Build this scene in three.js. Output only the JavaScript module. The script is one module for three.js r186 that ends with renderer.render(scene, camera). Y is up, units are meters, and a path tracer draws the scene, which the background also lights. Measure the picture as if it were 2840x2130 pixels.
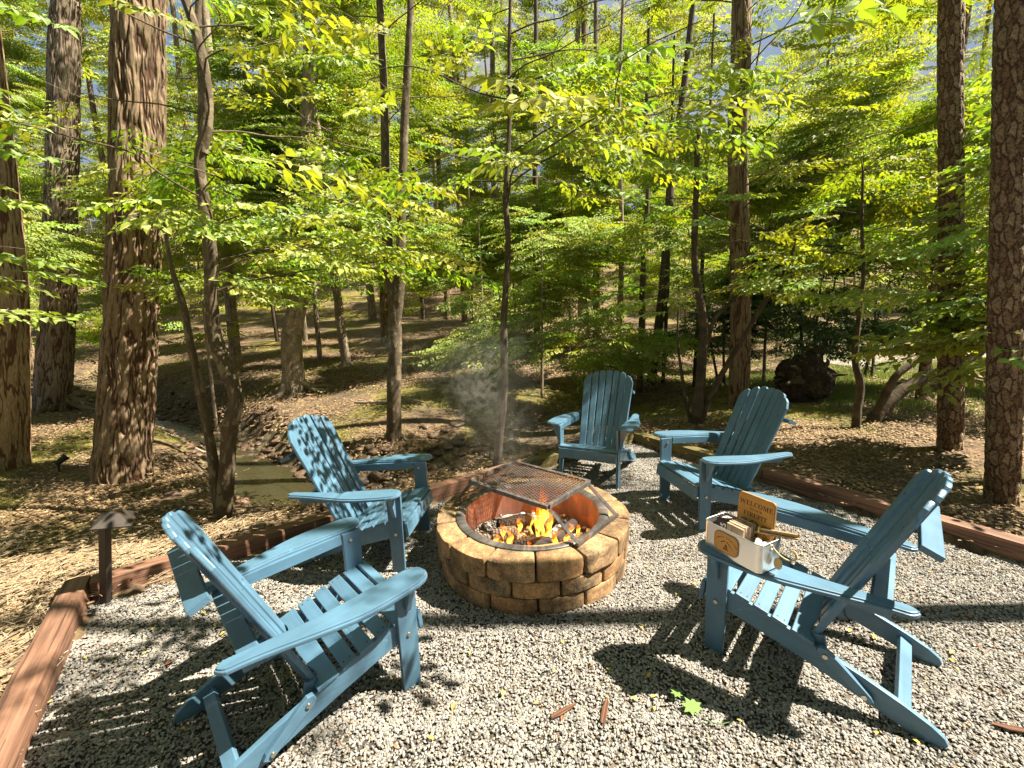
import * as THREE from 'three';
import { ImprovedNoise } from 'three/addons/math/ImprovedNoise.js';
import { mergeGeometries, mergeVertices } from 'three/addons/utils/BufferGeometryUtils.js';

// ---------------------------------------------------------------- camera, sky, sun, exposure
const scene = new THREE.Scene();
const camera = new THREE.PerspectiveCamera(80.58, 1024 / 768, 0.05, 400);
camera.position.set(0, 1.661, 0);
camera.rotation.set(THREE.MathUtils.degToRad(-9.96), 0, THREE.MathUtils.degToRad(-1.97), 'YXZ');
const SUN = new THREE.Vector3(0.75, 1, 0.02).normalize();
// a pale spring sky with thin drifting cloud, as an equirectangular map
const skyNoise = new ImprovedNoise();
const SW = 1024, SH = 512, skyData = new Float32Array(SW * SH * 4);
for (let j = 0; j < SH; j++) for (let i = 0; i < SW; i++) {
  const el = (j + 0.5) / SH * Math.PI - Math.PI / 2, az = (i + 0.5) / SW * Math.PI * 2, y = Math.max(0.02, Math.sin(el)), k = 1 - Math.pow(y, 0.45);
  const x = Math.cos(az) * Math.cos(el) / (y + 0.15), z = Math.sin(az) * Math.cos(el) / (y + 0.15);
  let c = 0, w = 0.55, f = 0.9; for (let o = 0; o < 5; o++) { c += w * skyNoise.noise(x * f, 3.3, z * f); w *= 0.55; f *= 2.1; }
  const cl = Math.min(1, Math.max(0, c * 1.6 + 0.32)), n = (j * SW + i) * 4;
  const mixc = (a, b, t) => a + (b - a) * t;
  skyData[n] = mixc(mixc(0.04, 0.11, k), 0.15, cl); skyData[n + 1] = mixc(mixc(0.077, 0.13, k), 0.154, cl); skyData[n + 2] = mixc(mixc(0.15, 0.16, k), 0.158, cl); skyData[n + 3] = 1;
}
const skyTex = new THREE.DataTexture(skyData, SW, SH, THREE.RGBAFormat, THREE.FloatType);
skyTex.mapping = THREE.EquirectangularReflectionMapping; skyTex.magFilter = THREE.LinearFilter; skyTex.needsUpdate = true;
scene.background = skyTex; scene.environment = skyTex;
const sun = new THREE.DirectionalLight(new THREE.Color(1, 0.92, 0.77), 5);
sun.position.copy(SUN).multiplyScalar(60);
sun.castShadow = true;
sun.shadow.mapSize.set(4096, 4096);
Object.assign(sun.shadow.camera, { left: -30, right: 30, top: 30, bottom: -30, near: 1, far: 160 });
scene.add(sun, sun.target);
const renderer = new THREE.WebGLRenderer({ antialias: true });
renderer.setSize(1024, 768);
renderer.toneMapping = THREE.LinearToneMapping;
renderer.toneMappingExposure = 3.85;
renderer.shadowMap.enabled = true;

// ---------------------------------------------------------------- helpers
let seed = 20240507;
const rnd = () => { seed |= 0; seed = (seed + 0x6d2b79f5) | 0; let t = Math.imul(seed ^ (seed >>> 15), 1 | seed); t = (t + Math.imul(t ^ (t >>> 7), 61 | t)) ^ t; return ((t ^ (t >>> 14)) >>> 0) / 4294967296; };
const R = (a, b) => a + (b - a) * rnd();
const G = () => (rnd() + rnd() + rnd() - 1.5) * 1.15;
const perlin = new ImprovedNoise();
const N3 = (x, y, z) => perlin.noise(x, y, z);
const ss = (a, b, x) => { const t = Math.min(1, Math.max(0, (x - a) / (b - a))); return t * t * (3 - 2 * t); };
const lerp = (a, b, t) => a + (b - a) * t;
const V = (x, y, z) => new THREE.Vector3(x, y, z);
const lin = (r, g, b) => new THREE.Color().setRGB(r, g, b);
const used = {};
function numbered(n) { const k = used[n] = (used[n] ?? -1) + 1; return k ? n + '_' + String(k).padStart(3, '0') : n; }
function tag(o, label, category, group, kind) {
  if (label) o.userData.label = label;
  if (category) o.userData.category = category;
  if (group) o.userData.group = group;
  if (kind) o.userData.kind = kind;
  return o;
}
function mesh(name, geo, mat, parent) {
  const m = new THREE.Mesh(geo, mat);
  m.castShadow = m.receiveShadow = true;
  if (parent) { m.name = name; parent.add(m); } else { m.name = numbered(name); scene.add(m); }
  return m;
}
function thing(name, label, category, pos = [0, 0, 0], turn = 0, group) {
  const g = new THREE.Group();
  g.name = numbered(name); g.position.set(...pos); g.rotation.y = turn; scene.add(g);
  return tag(g, label, category, group);
}
// uv in metres: u along the given axis, v across
function uvAlong(geo, axis = 'x', off = 0) {
  const p = geo.attributes.position, uv = new Float32Array(p.count * 2);
  for (let i = 0; i < p.count; i++) {
    const x = p.getX(i), y = p.getY(i), z = p.getZ(i);
    const [a, b] = axis === 'x' ? [x, y + z] : axis === 'y' ? [y, x + z] : [z, x + y];
    uv[i * 2] = a + off; uv[i * 2 + 1] = b + off * 1.7;
  }
  geo.setAttribute('uv', new THREE.BufferAttribute(uv, 2));
  return geo;
}
function clean(g) { g = g.index ? g.toNonIndexed() : g; for (const k of Object.keys(g.attributes)) if (!['position', 'normal', 'uv', 'color'].includes(k)) g.deleteAttribute(k); return g; }
const merge = list => mergeGeometries(list.map(clean), false);
function slab(pts, depth, bevel = 0.003, curve = false) {   // outline in xy, thickness along z, centred
  const s = new THREE.Shape(pts.map(p => new THREE.Vector2(p[0], p[1])));
  const g = new THREE.ExtrudeGeometry(s, { depth: depth - 2 * bevel, bevelEnabled: bevel > 0, bevelThickness: bevel, bevelSize: bevel, bevelOffset: -bevel, bevelSegments: 2, curveSegments: 6 });
  g.translate(0, 0, -(depth - 2 * bevel) / 2);
  return g;
}
const rect = (w, h) => [[-w / 2, -h / 2], [w / 2, -h / 2], [w / 2, h / 2], [-w / 2, h / 2]];
const plank = (w, h, d, bevel = 0.003) => slab(rect(w, h), d, bevel);
function roundRect(w, h, r, n = 5) {
  const o = [];
  for (const [cx, cy, a0] of [[w / 2 - r, -h / 2 + r, -90], [w / 2 - r, h / 2 - r, 0], [-w / 2 + r, h / 2 - r, 90], [-w / 2 + r, -h / 2 + r, 180]])
    for (let i = 0; i <= n; i++) { const a = (a0 + 90 * i / n) * Math.PI / 180; o.push([cx + r * Math.cos(a), cy + r * Math.sin(a)]); }
  return o;
}
// tapered tube through points [x,y,z,r]
function tube(pts, segs = 8, disp = null, rows = 0, vOff = 0) {
  const P = pts.map(p => V(p[0], p[1], p[2]));
  const curve = new THREE.CatmullRomCurve3(P, false, 'centripetal');
  const n = rows || Math.max(3, (pts.length - 1) * 3);
  const pos = [], uv = [], idx = [];
  let len = 0, prev = null;
  const frame = V(0.31, 0.17, 0.93).normalize();
  for (let i = 0; i <= n; i++) {
    const t = i / n, c = curve.getPoint(t), d = curve.getTangent(t);
    const k = t * (pts.length - 1), k0 = Math.min(pts.length - 2, Math.floor(k));
    const r = lerp(pts[k0][3], pts[k0 + 1][3], k - k0);
    const a = frame.clone().addScaledVector(d, -frame.dot(d)).normalize(), b = d.clone().cross(a);
    if (prev) len += c.distanceTo(prev); prev = c;
    for (let j = 0; j <= segs; j++) {
      const th = j / segs * Math.PI * 2, rr = r + (disp ? disp(th, len, r) : 0);
      pos.push(c.x + (a.x * Math.cos(th) + b.x * Math.sin(th)) * rr, c.y + (a.y * Math.cos(th) + b.y * Math.sin(th)) * rr, c.z + (a.z * Math.cos(th) + b.z * Math.sin(th)) * rr);
      uv.push(j / segs * Math.max(1, Math.round(2 * Math.PI * pts[0][3] / 0.5)) * 0.5, len + vOff);
      if (i < n && j < segs) { const q = i * (segs + 1) + j; idx.push(q, q + 1, q + segs + 1, q + 1, q + segs + 2, q + segs + 1); }
    }
  }
  const c0 = pos.length / 3; pos.push(P[P.length - 1].x, P[P.length - 1].y, P[P.length - 1].z); uv.push(0, len);
  for (let j = 0; j < segs; j++) idx.push(n * (segs + 1) + j, n * (segs + 1) + j + 1, c0);
  const g = new THREE.BufferGeometry();
  g.setAttribute('position', new THREE.Float32BufferAttribute(pos, 3)); g.setAttribute('uv', new THREE.Float32BufferAttribute(uv, 2)); g.setIndex(idx);
  g.computeVertexNormals();
  const nn = g.attributes.normal;                                 // close the seam
  for (let i = 0; i <= n; i++) { const a = i * (segs + 1), b = a + segs; const x = nn.getX(a) + nn.getX(b), y = nn.getY(a) + nn.getY(b), z = nn.getZ(a) + nn.getZ(b), l = Math.hypot(x, y, z) || 1; nn.setXYZ(a, x / l, y / l, z / l); nn.setXYZ(b, x / l, y / l, z / l); }
  return g;
}

// ---------------------------------------------------------------- textures
const hash2 = (x, y, s) => { let h = Math.imul(x, 374761393) ^ Math.imul(y, 668265263) ^ Math.imul(s, 2147483647 - 57); h = Math.imul(h ^ (h >>> 13), 1274126177); return ((h ^ (h >>> 16)) >>> 0) / 4294967296; };
function vn(x, y, px, py, s) {                                    // tiling value noise, period px, py
  const xi = Math.floor(x), yi = Math.floor(y), fx = x - xi, fy = y - yi, u = fx * fx * (3 - 2 * fx), v = fy * fy * (3 - 2 * fy);
  const h = (a, b) => hash2(((a % px) + px) % px, ((b % py) + py) % py, s);
  return lerp(lerp(h(xi, yi), h(xi + 1, yi), u), lerp(h(xi, yi + 1), h(xi + 1, yi + 1), u), v);
}
function fbm(u, v, px, py, oct, s) { let a = 0, w = 0.5, t = 0; for (let i = 0; i < oct; i++) { a += w * vn(u * px, v * py, px, py, s + i); t += w; w *= 0.55; px *= 2; py *= 2; } return a / t; }
function tex(w, h, fn, srgb, rep = [1, 1]) {
  const d = new Uint8Array(w * h * 4);
  for (let j = 0; j < h; j++) for (let i = 0; i < w; i++) { const c = fn(i / w, j / h); const o = (j * w + i) * 4; for (let k = 0; k < 3; k++) d[o + k] = Math.max(0, Math.min(255, (Array.isArray(c) ? c[k] : c) * 255)); d[o + 3] = Array.isArray(c) && c.length > 3 ? Math.max(0, Math.min(255, c[3] * 255)) : 255; }
  const t = new THREE.DataTexture(d, w, h);
  t.wrapS = t.wrapT = THREE.RepeatWrapping; t.magFilter = THREE.LinearFilter; t.minFilter = THREE.LinearMipmapLinearFilter; t.generateMipmaps = true;
  t.repeat.set(...rep); if (srgb) t.colorSpace = THREE.SRGBColorSpace; t.needsUpdate = true;
  return t;
}
const grainFn = (u, v) => fbm(u, v, 3, 60, 4, 11) * 0.6 + fbm(u, v, 6, 14, 3, 41) * 0.4;
const texPaint = tex(512, 512, (u, v) => { const g = grainFn(u, v), p = fbm(u, v, 5, 5, 4, 5), w = fbm(u, v, 24, 40, 2, 71); const s = 0.8 + 0.16 * g + 0.22 * (p - 0.5); const chip = w > 0.8 && p > 0.48 ? 0.2 : 0; return [s + chip, s + chip, s + chip * 0.9]; }, true, [1 / 0.8, 1 / 0.8]);
const texPaintBump = tex(512, 512, (u, v) => grainFn(u, v), false, [1 / 0.8, 1 / 0.8]);
const texRough = tex(256, 256, (u, v) => 0.5 + 0.5 * fbm(u, v, 8, 8, 4, 91), false, [2, 2]);
const texTimber = tex(512, 512, (u, v) => { const g = fbm(u, v, 4, 48, 4, 21), b = fbm(u, v, 3, 5, 4, 23), k = fbm(u, v, 2, 110, 2, 25); const s = 0.55 + 0.4 * g - (k > 0.72 ? 0.22 : 0); return [s * 1.0 + 0.12 * (b - 0.5), s * (0.93 + 0.2 * (b - 0.5)), s * (0.9 + 0.25 * (b - 0.5))]; }, true, [1, 1]);
const texTimberBump = tex(512, 512, (u, v) => fbm(u, v, 4, 48, 4, 21) * 0.7 + 0.3 * fbm(u, v, 2, 110, 2, 25), false, [1, 1]);
const ridge = x => 1 - Math.abs(2 * x - 1);
const barkF = (u, v) => { u = ((u % 1) + 1) % 1; v = ((v % 1) + 1) % 1; const wv = fbm(u, v, 4, 4, 3, 31) * 0.12; const a = ridge(fbm((u + wv) % 1, v, 16, 4, 3, 33)); const b = fbm(u, v, 50, 20, 3, 35); return Math.min(1, Math.max(0, (1 - a) * 2.4)) * 0.82 + b * 0.18; };
const texBark = tex(512, 512, (u, v) => { const h = barkF(u, v), f = fbm(u, v, 60, 40, 3, 37), m = fbm(u, v, 5, 5, 3, 39), k = ss(0.2, 0.45, h); const t = 0.6 + 0.34 * f + 0.2 * (m - 0.5); return [lerp(0.46, t, k), lerp(0.37, t * 0.98, k), lerp(0.3, t * (0.92 + 0.12 * (f - 0.5)), k)]; }, true, [1, 0.7]);
const texBarkBump = tex(512, 512, barkF, false, [1, 0.7]);
function cells(u, v, nx, ny, s) {                                 // distance to the border between plates
  let d1 = 9, d2 = 9, id = 0; const x = u * nx, y = v * ny, xi = Math.floor(x), yi = Math.floor(y);
  for (let j = -1; j <= 1; j++) for (let i = -1; i <= 1; i++) { const a = ((xi + i) % nx + nx) % nx, b = ((yi + j) % ny + ny) % ny; const px = xi + i + 0.15 + 0.7 * hash2(a, b, s), py = yi + j + 0.15 + 0.7 * hash2(a, b, s + 1); const d = Math.hypot(px - x, py - y); if (d < d1) { d2 = d1; d1 = d; id = hash2(a, b, s + 2); } else if (d < d2) d2 = d; }
  return [d2 - d1, id];
}
const plateD = (u, v) => { u = ((u % 1) + 1) % 1; v = ((v % 1) + 1) % 1; const w = 0.16 * (fbm(u, v, 6, 6, 4, 51) - 0.5), w2 = 0.16 * (fbm(u, v, 6, 6, 4, 53) - 0.5); return cells(((u + w) % 1 + 1) % 1, ((v + w2) % 1 + 1) % 1, 8, 5, 55); };
const plateF = (u, v) => Math.min(1, plateD(u, v)[0] * 3.2) * 0.78 + 0.22 * fbm(u - Math.floor(u), v - Math.floor(v), 30, 50, 3, 57);
const texPine = tex(512, 512, (u, v) => { const [d, id] = plateD(u, v), f = fbm(u, v, 36, 60, 3, 59), k = ss(0.0, 0.26, d + 0.5 * (f - 0.5)), q = 0.46 + 0.5 * f + 0.26 * (id - 0.5); return [lerp(0.42, q, k), lerp(0.33, q * (0.88 + 0.12 * id), k), lerp(0.27, q * (0.78 + 0.18 * id), k)]; }, true, [2, 1.7]);
const texPineBump = tex(512, 512, plateF, false, [2, 1.7]);
const texSmooth = tex(512, 512, (u, v) => { const a = fbm(u, v, 6, 9, 4, 61), b = fbm(u, v, 9, 40, 3, 63), l = fbm(u, v, 12, 16, 4, 65); const s = 0.55 + 0.3 * a + 0.15 * (b - 0.5); return l > 0.62 ? [0.95, 0.97, 0.92] : [s, s * 0.97, s * 0.9]; }, true, [1, 0.8]);
const texBeech = tex(512, 512, (u, v) => { const a = fbm(u, v, 6, 9, 5, 161), b = fbm(u, v, 9, 40, 3, 163), l = ss(0.5, 0.7, fbm(u, v, 9, 12, 5, 165)); const s = 0.55 + 0.35 * a + 0.2 * (b - 0.5) + 0.16 * l; return [s, s * 0.98, s * 0.93]; }, true, [1, 0.8]);
const texSmoothBump = tex(256, 256, (u, v) => fbm(u, v, 9, 30, 4, 63), false, [1, 0.8]);
const texSoil = tex(512, 512, (u, v) => { const a = fbm(u, v, 6, 6, 6, 81), b = fbm(u, v, 60, 60, 3, 83), c = fbm(u, v, 24, 24, 3, 85); const s = 0.35 + 0.6 * b * a * 1.6 + 0.2 * (c - 0.5); return [s, s * (0.96 + 0.1 * (c - 0.5)), s * 0.92]; }, true, [0.5, 0.5]);
const texSoilBump = tex(512, 512, (u, v) => fbm(u, v, 30, 30, 5, 87), false, [0.7, 0.7]);
const texStone = tex(512, 512, (u, v) => { const a = fbm(u, v, 5, 5, 5, 101), b = fbm(u, v, 70, 70, 2, 103), c = fbm(u, v, 3, 3, 3, 105); const s = 0.66 + 0.7 * (a - 0.5) + 0.34 * (b - 0.5); return [s, s * (0.95 + 0.16 * (c - 0.5)), s * (0.9 + 0.25 * (c - 0.5))]; }, true, [2.2, 2.2]);
const texStoneBump = tex(512, 512, (u, v) => fbm(u, v, 14, 14, 6, 107), false, [2.2, 2.2]);
const texRust = tex(512, 512, (u, v) => { const a = fbm(u, v, 8, 8, 5, 111), b = fbm(u, v, 24, 5, 4, 113); return a > 0.54 ? [0.5 + 0.3 * b, 0.36 + 0.24 * b, 0.3 + 0.2 * b] : [0.4 + 0.3 * b, 0.31 + 0.22 * b, 0.28 + 0.2 * b]; }, true, [1, 1]);
const texSteel = tex(256, 256, (u, v) => { const a = fbm(u, v, 6, 6, 5, 121), b = fbm(u, v, 40, 40, 2, 123); const s = 0.6 + 0.5 * (a - 0.5) + 0.3 * (b - 0.5); return a > 0.62 ? [s, s * 0.82, s * 0.68] : [s, s, s]; }, true, [2, 2]);

// ---------------------------------------------------------------- materials
const std = (o) => new THREE.MeshStandardMaterial({ roughness: 0.9, ...o });
const M = {
  paint: std({ color: lin(0.1, 0.21, 0.31), map: texPaint, roughness: 0.42, bumpMap: texPaintBump, bumpScale: 0.0012 }),
  bolt: std({ color: lin(0.55, 0.5, 0.42), metalness: 1, roughness: 0.35 }),
  timber: std({ color: lin(0.34, 0.2, 0.13), map: texTimber, roughness: 0.75, bumpMap: texTimberBump, bumpScale: 0.006 }),
  timberMoss: std({ color: lin(0.26, 0.24, 0.08), map: texTimber, roughness: 0.9, bumpMap: texTimberBump, bumpScale: 0.006 }),
  bark: std({ color: lin(0.38, 0.27, 0.18), map: texBark, bumpMap: texBarkBump, bumpScale: 0.02 }),
  barkGrey: std({ color: lin(0.38, 0.3, 0.235), map: texBark, bumpMap: texBarkBump, bumpScale: 0.015 }),
  barkTan: std({ color: lin(0.56, 0.41, 0.27), map: texBark, bumpMap: texBarkBump, bumpScale: 0.01 }),
  pine: std({ color: lin(0.38, 0.28, 0.19), map: texPine, bumpMap: texPineBump, bumpScale: 0.012 }),
  smooth: std({ color: lin(0.2, 0.15, 0.1), map: texSmooth, bumpMap: texSmoothBump, bumpScale: 0.006 }),
  beech: std({ color: lin(0.42, 0.34, 0.26), map: texBeech, bumpMap: texSmoothBump, bumpScale: 0.006 }),
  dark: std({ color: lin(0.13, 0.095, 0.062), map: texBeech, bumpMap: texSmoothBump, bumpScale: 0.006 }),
  soil: std({ color: 0xffffff, map: texSoil, vertexColors: true, bumpMap: texSoilBump, bumpScale: 0.03, roughness: 1 }),
  gravelBed: std({ color: lin(0.2, 0.185, 0.165), map: texStone, bumpMap: texSoilBump, bumpScale: 0.02, roughness: 1 }),
  pebble: std({ color: 0xffffff, vertexColors: true, roughness: 0.85 }),
  litter: std({ color: 0xffffff, vertexColors: true, roughness: 0.85, side: THREE.DoubleSide }),
  steel: std({ color: lin(0.34, 0.31, 0.3), map: texSteel, roughness: 0.5, metalness: 0.35 }),
  ring: std({ color: lin(0.42, 0.38, 0.36), map: texSteel, roughness: 0.5, metalness: 0.55 }),
  rust: std({ color: lin(0.6, 0.5, 0.46), map: texRust, roughness: 0.7, metalness: 0.2 }),
  bronze: std({ color: lin(0.045, 0.035, 0.028), roughness: 0.5, metalness: 0.3 }),
  black: std({ color: lin(0.012, 0.012, 0.012), roughness: 0.5 }),
  tin: std({ color: lin(0.75, 0.73, 0.7), roughness: 0.3, metalness: 0.9 }),
  char: std({ color: lin(0.025, 0.022, 0.02), roughness: 0.95, bumpMap: texBarkBump, bumpScale: 0.01 }),
  ash: std({ color: lin(0.5, 0.48, 0.45), map: texSoil, roughness: 1, bumpMap: texSoilBump, bumpScale: 0.02 }),
};
const leafMat = (r, g, b, t = 0.45, coat = 0.25) => new THREE.MeshPhysicalMaterial({ color: lin(r, g, b), roughness: 1, transmission: t, thickness: 0, side: THREE.DoubleSide, clearcoat: coat, clearcoatRoughness: 0.38 });
M.leaf = leafMat(0.29, 0.37, 0.012, 0.55, 0.14);
M.leafDeep = leafMat(0.17, 0.25, 0.015, 0.45, 0.16);
M.leafHolly = leafMat(0.06, 0.12, 0.018, 0.3, 0.45);
M.leafFar = leafMat(0.36, 0.42, 0.02, 0.55, 0.05);
M.grass = leafMat(0.2, 0.25, 0.04, 0.35, 0);
M.moss = leafMat(0.24, 0.26, 0.03, 0.25, 0);

// ---------------------------------------------------------------- terrain
const CRK = [[-14, -15], [-8.5, -10.5], [-5.2, -8.0], [-3.9, -6.6], [-2.6, -5.3], [-1.4, -5.2], [-0.2, -6.2], [0.9, -7.6], [2.6, -9.4]];
const CW = [0.55, 0.55, 0.6, 0.65, 0.6, 0.36, 0.22, 0.12, 0.05];
const PAT = [[-2.526, -2.429], [1.42, -5.13], [4.2, -0.62], [-0.6, 0.9]];
function creek(x, z) {
  let d0 = 1e9, w = 0;
  for (let i = 0; i < CRK.length - 1; i++) {
    const [ax, az] = CRK[i], [bx, bz] = CRK[i + 1], dx = bx - ax, dz = bz - az;
    const t = Math.min(1, Math.max(0, ((x - ax) * dx + (z - az) * dz) / (dx * dx + dz * dz))), d = Math.hypot(x - ax - t * dx, z - az - t * dz);
    if (d < d0) { d0 = d; w = lerp(CW[i], CW[i + 1], t); }
  }
  return [d0, w];
}
function patd(x, z) { let m = -9; for (let i = 0; i < 4; i++) { const [ax, az] = PAT[i], [bx, bz] = PAT[(i + 1) % 4], dx = bx - ax, dz = bz - az; m = Math.max(m, ((x - ax) * dz - (z - az) * dx) / Math.hypot(dx, dz)); } return m; }
function H(x, z) {
  const r = -z, right = ss(2, 9, x), r0 = 10 + 5 * right;
  let y = 0.075 * Math.max(0, r - r0); if (r >= 26) y = 0.075 * (26 - r0) + 0.24 * (r - 26);
  const pd = patd(x, z);
  if (pd <= 0) return -0.03;
  y += 0.06 * Math.sin(x * 0.9 + z * 0.35) * Math.cos(z * 0.7 - x * 0.3) * ss(0.3, 3, pd);
  const [c, wd] = creek(x, z);
  y -= wd * Math.exp(-Math.pow(c / 0.75, 4));
  y -= 0.25 * Math.exp(-Math.pow(c / 2.2, 2)) * ss(0.2, 1.2, pd);
  return 0.05 * (1 - ss(0, 1, pd)) + y * ss(0.05, 0.9, pd);
}
const micro = (x, z) => 0.03 * N3(x * 1.3, 3.1, z * 1.3) + 0.015 * N3(x * 4, 7.7, z * 4);
const Hm = (x, z) => H(x, z) + (patd(x, z) > 0 ? micro(x, z) * ss(0, 0.3, patd(x, z)) : 0);
const bank = (x, z) => Math.exp(-((x + 1.6) ** 2 / 9 + (z + 7.8) ** 2 / 6));
const mossAt = (x, z) => ss(0.02, 0.3, N3(x * 0.55, 1.7, z * 0.55) + 0.25 * N3(x * 2, 4, z * 2) + 0.02 + 0.34 * bank(x, z)) * ss(0.8, 2, patd(x, z));
const lawnAt = (x, z) => ss(3.5, 5.5, x) * ss(-5.8, -7.2, z) * ss(-13, -9, z) * ss(-0.35, 0.25, N3(x * 0.8, 6, z * 0.8));
{
  const nx = 300, nz = 300, pos = [], col = [], uv = [], idx = [];
  for (let j = 0; j <= nz; j++) for (let i = 0; i <= nx; i++) {
    const a = i / nx * 2 - 1, b = j / nz;
    const x = 12 * a + 78 * Math.pow(Math.abs(a), 3.2) * Math.sign(a) + 0, z = 5 - 14 * b - 110 * Math.pow(b, 3.6);
    const y = Hm(x, z);
    pos.push(x, y, z); uv.push(x, z);
    const m = mossAt(x, z), l = lawnAt(x, z), [c] = creek(x, z), n = 0.5 + 0.5 * N3(x * 0.8, 9, z * 0.8), wet = ss(1.0, 0.5, c);
    let k = [lerp(0.3, 0.4, n), lerp(0.21, 0.28, n), lerp(0.12, 0.16, n)];
    const mix = (q, t) => { k = k.map((v, e) => lerp(v, q[e], t)); };
    mix([0.36, 0.33, 0.05], m * 0.85); mix([0.24, 0.26, 0.06], l * 0.8); mix([0.3, 0.24, 0.15], wet * 0.8);
    col.push(...k);
    if (i < nx && j < nz) { const q = j * (nx + 1) + i; idx.push(q, q + 1, q + nx + 1, q + 1, q + nx + 2, q + nx + 1); }
  }
  const g = new THREE.BufferGeometry();
  g.setAttribute('position', new THREE.Float32BufferAttribute(pos, 3)); g.setAttribute('uv', new THREE.Float32BufferAttribute(uv, 2)); g.setAttribute('color', new THREE.Float32BufferAttribute(col, 3)); g.setIndex(idx);
  g.computeVertexNormals();
  tag(mesh('ground', g, M.soil), 'forest floor of brown soil and moss', null, null, 'structure');
}
{ // gravel patio bed
  const s = new THREE.Shape([[-2.56, -2.44], [1.43, -5.17], [4.3, -0.6], [-0.6, 1.2]].map(p => new THREE.Vector2(p[0], -p[1])));
  const g = new THREE.ShapeGeometry(s); g.rotateX(-Math.PI / 2);
  tag(mesh('gravel_patio', g, M.gravelBed), 'grey gravel patio inside the timber edging', null, null, 'structure');
}
{ // creek water: a ribbon at one level
  const pts = CRK.slice(0, 7).map(p => V(p[0], 0, p[1])), cv = new THREE.CatmullRomCurve3(pts), pos = [], idx = [], n = 60;
  for (let i = 0; i <= n; i++) { const p = cv.getPoint(i / n), t = cv.getTangent(i / n), y = -0.81 + 0.1 * (1 - ss(0, 0.45, i / n)); for (const s of [-0.7, 0.7]) pos.push(p.x - t.z * s, y, p.z + t.x * s); if (i < n) idx.push(2 * i, 2 * i + 1, 2 * i + 2, 2 * i + 1, 2 * i + 3, 2 * i + 2); }
  const g = new THREE.BufferGeometry(); g.setAttribute('position', new THREE.Float32BufferAttribute(pos, 3)); g.setIndex(idx); g.computeVertexNormals(); uvAlong(g, 'x');
  const wm = new THREE.MeshPhysicalMaterial({ color: lin(0.22, 0.2, 0.1), roughness: 0.04, transmission: 0.85, thickness: 0, ior: 1.33, bumpMap: texSoilBump, bumpScale: 0.004 });
  tag(mesh('creek_water', g, wm), 'shallow brown creek water', null, null, 'structure');
}
{ // pale drive beyond the lawn
  const pos = [], idx = [], n = 40, m = 6;
  for (let i = 0; i <= n; i++) for (let j = 0; j <= m; j++) { const x = 7.6 + i * 0.7, z = -9.1 - 0.12 * i - j * 0.55 - 0.25 * N3(x * 0.8, j, 2); pos.push(x, Hm(x, z) + 0.02, z); if (i < n && j < m) { const q = i * (m + 1) + j; idx.push(q, q + m + 1, q + 1, q + 1, q + m + 1, q + m + 2); } }
  const g = new THREE.BufferGeometry(); g.setAttribute('position', new THREE.Float32BufferAttribute(pos, 3)); g.setIndex(idx); g.computeVertexNormals();
  const uv = []; for (let i = 0; i < pos.length; i += 3) uv.push(pos[i], pos[i + 2]); g.setAttribute('uv', new THREE.Float32BufferAttribute(uv, 2));
  tag(mesh('gravel_drive', g, std({ color: lin(0.62, 0.6, 0.57), map: texSoil, roughness: 1 })), 'pale gravel drive beyond the lawn', null, null, 'structure');
}

// ---------------------------------------------------------------- loose ground cover (stuff)
function instanced(name, geo, mat, list, parent, colors) {
  const im = new THREE.InstancedMesh(geo, mat, list.length);
  list.forEach((m, i) => im.setMatrixAt(i, m));
  if (colors) colors.forEach((c, i) => im.setColorAt(i, c));
  im.castShadow = im.receiveShadow = true; im.userData.kind = 'stuff';
  im.name = parent ? name : numbered(name); (parent || scene).add(im);
  return im;
}
const compose = (p, q, s) => new THREE.Matrix4().compose(p, q, typeof s === 'number' ? V(s, s, s) : s);
const yaw = a => new THREE.Quaternion().setFromAxisAngle(V(0, 1, 0), a);
function tint(geo, c) { const n = geo.attributes.position.count, a = new Float32Array(n * 3); for (let i = 0; i < n; i++) a.set(c, i * 3); geo.setAttribute('color', new THREE.BufferAttribute(a, 3)); return geo; }
function pebble(r) {
  const g = mergeVertices((() => { const q = new THREE.IcosahedronGeometry(1, 0); q.deleteAttribute('uv'); q.deleteAttribute('normal'); return q; })());
  const p = g.attributes.position; for (let i = 0; i < p.count; i++) { const k = R(0.68, 1.2); p.setXYZ(i, p.getX(i) * k, p.getY(i) * k, p.getZ(i) * k); }
  g.scale(r * R(0.9, 1.55), r * R(0.5, 0.85), r * R(0.75, 1.1)); g.rotateX(R(-0.5, 0.5)); g.rotateY(R(0, 6.28));
  const f = g.toNonIndexed(); f.computeVertexNormals(); return f;
}
const stoneTone = () => { const k = rnd(), v = R(0.75, 1.2); return (k < 0.5 ? [0.25, 0.235, 0.212] : k < 0.7 ? [0.16, 0.15, 0.138] : k < 0.9 ? [0.33, 0.305, 0.27] : [0.29, 0.23, 0.165]).map(c => c * v); };
function gravelPatch(size, count, r0, r1) { const l = []; for (let i = 0; i < count; i++) { const g = pebble(R(r0, r1)); g.translate(R(-size, size) / 2, R(0, 0.006), R(-size, size) / 2); l.push(tint(g, stoneTone())); } return mergeGeometries(l); }
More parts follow.
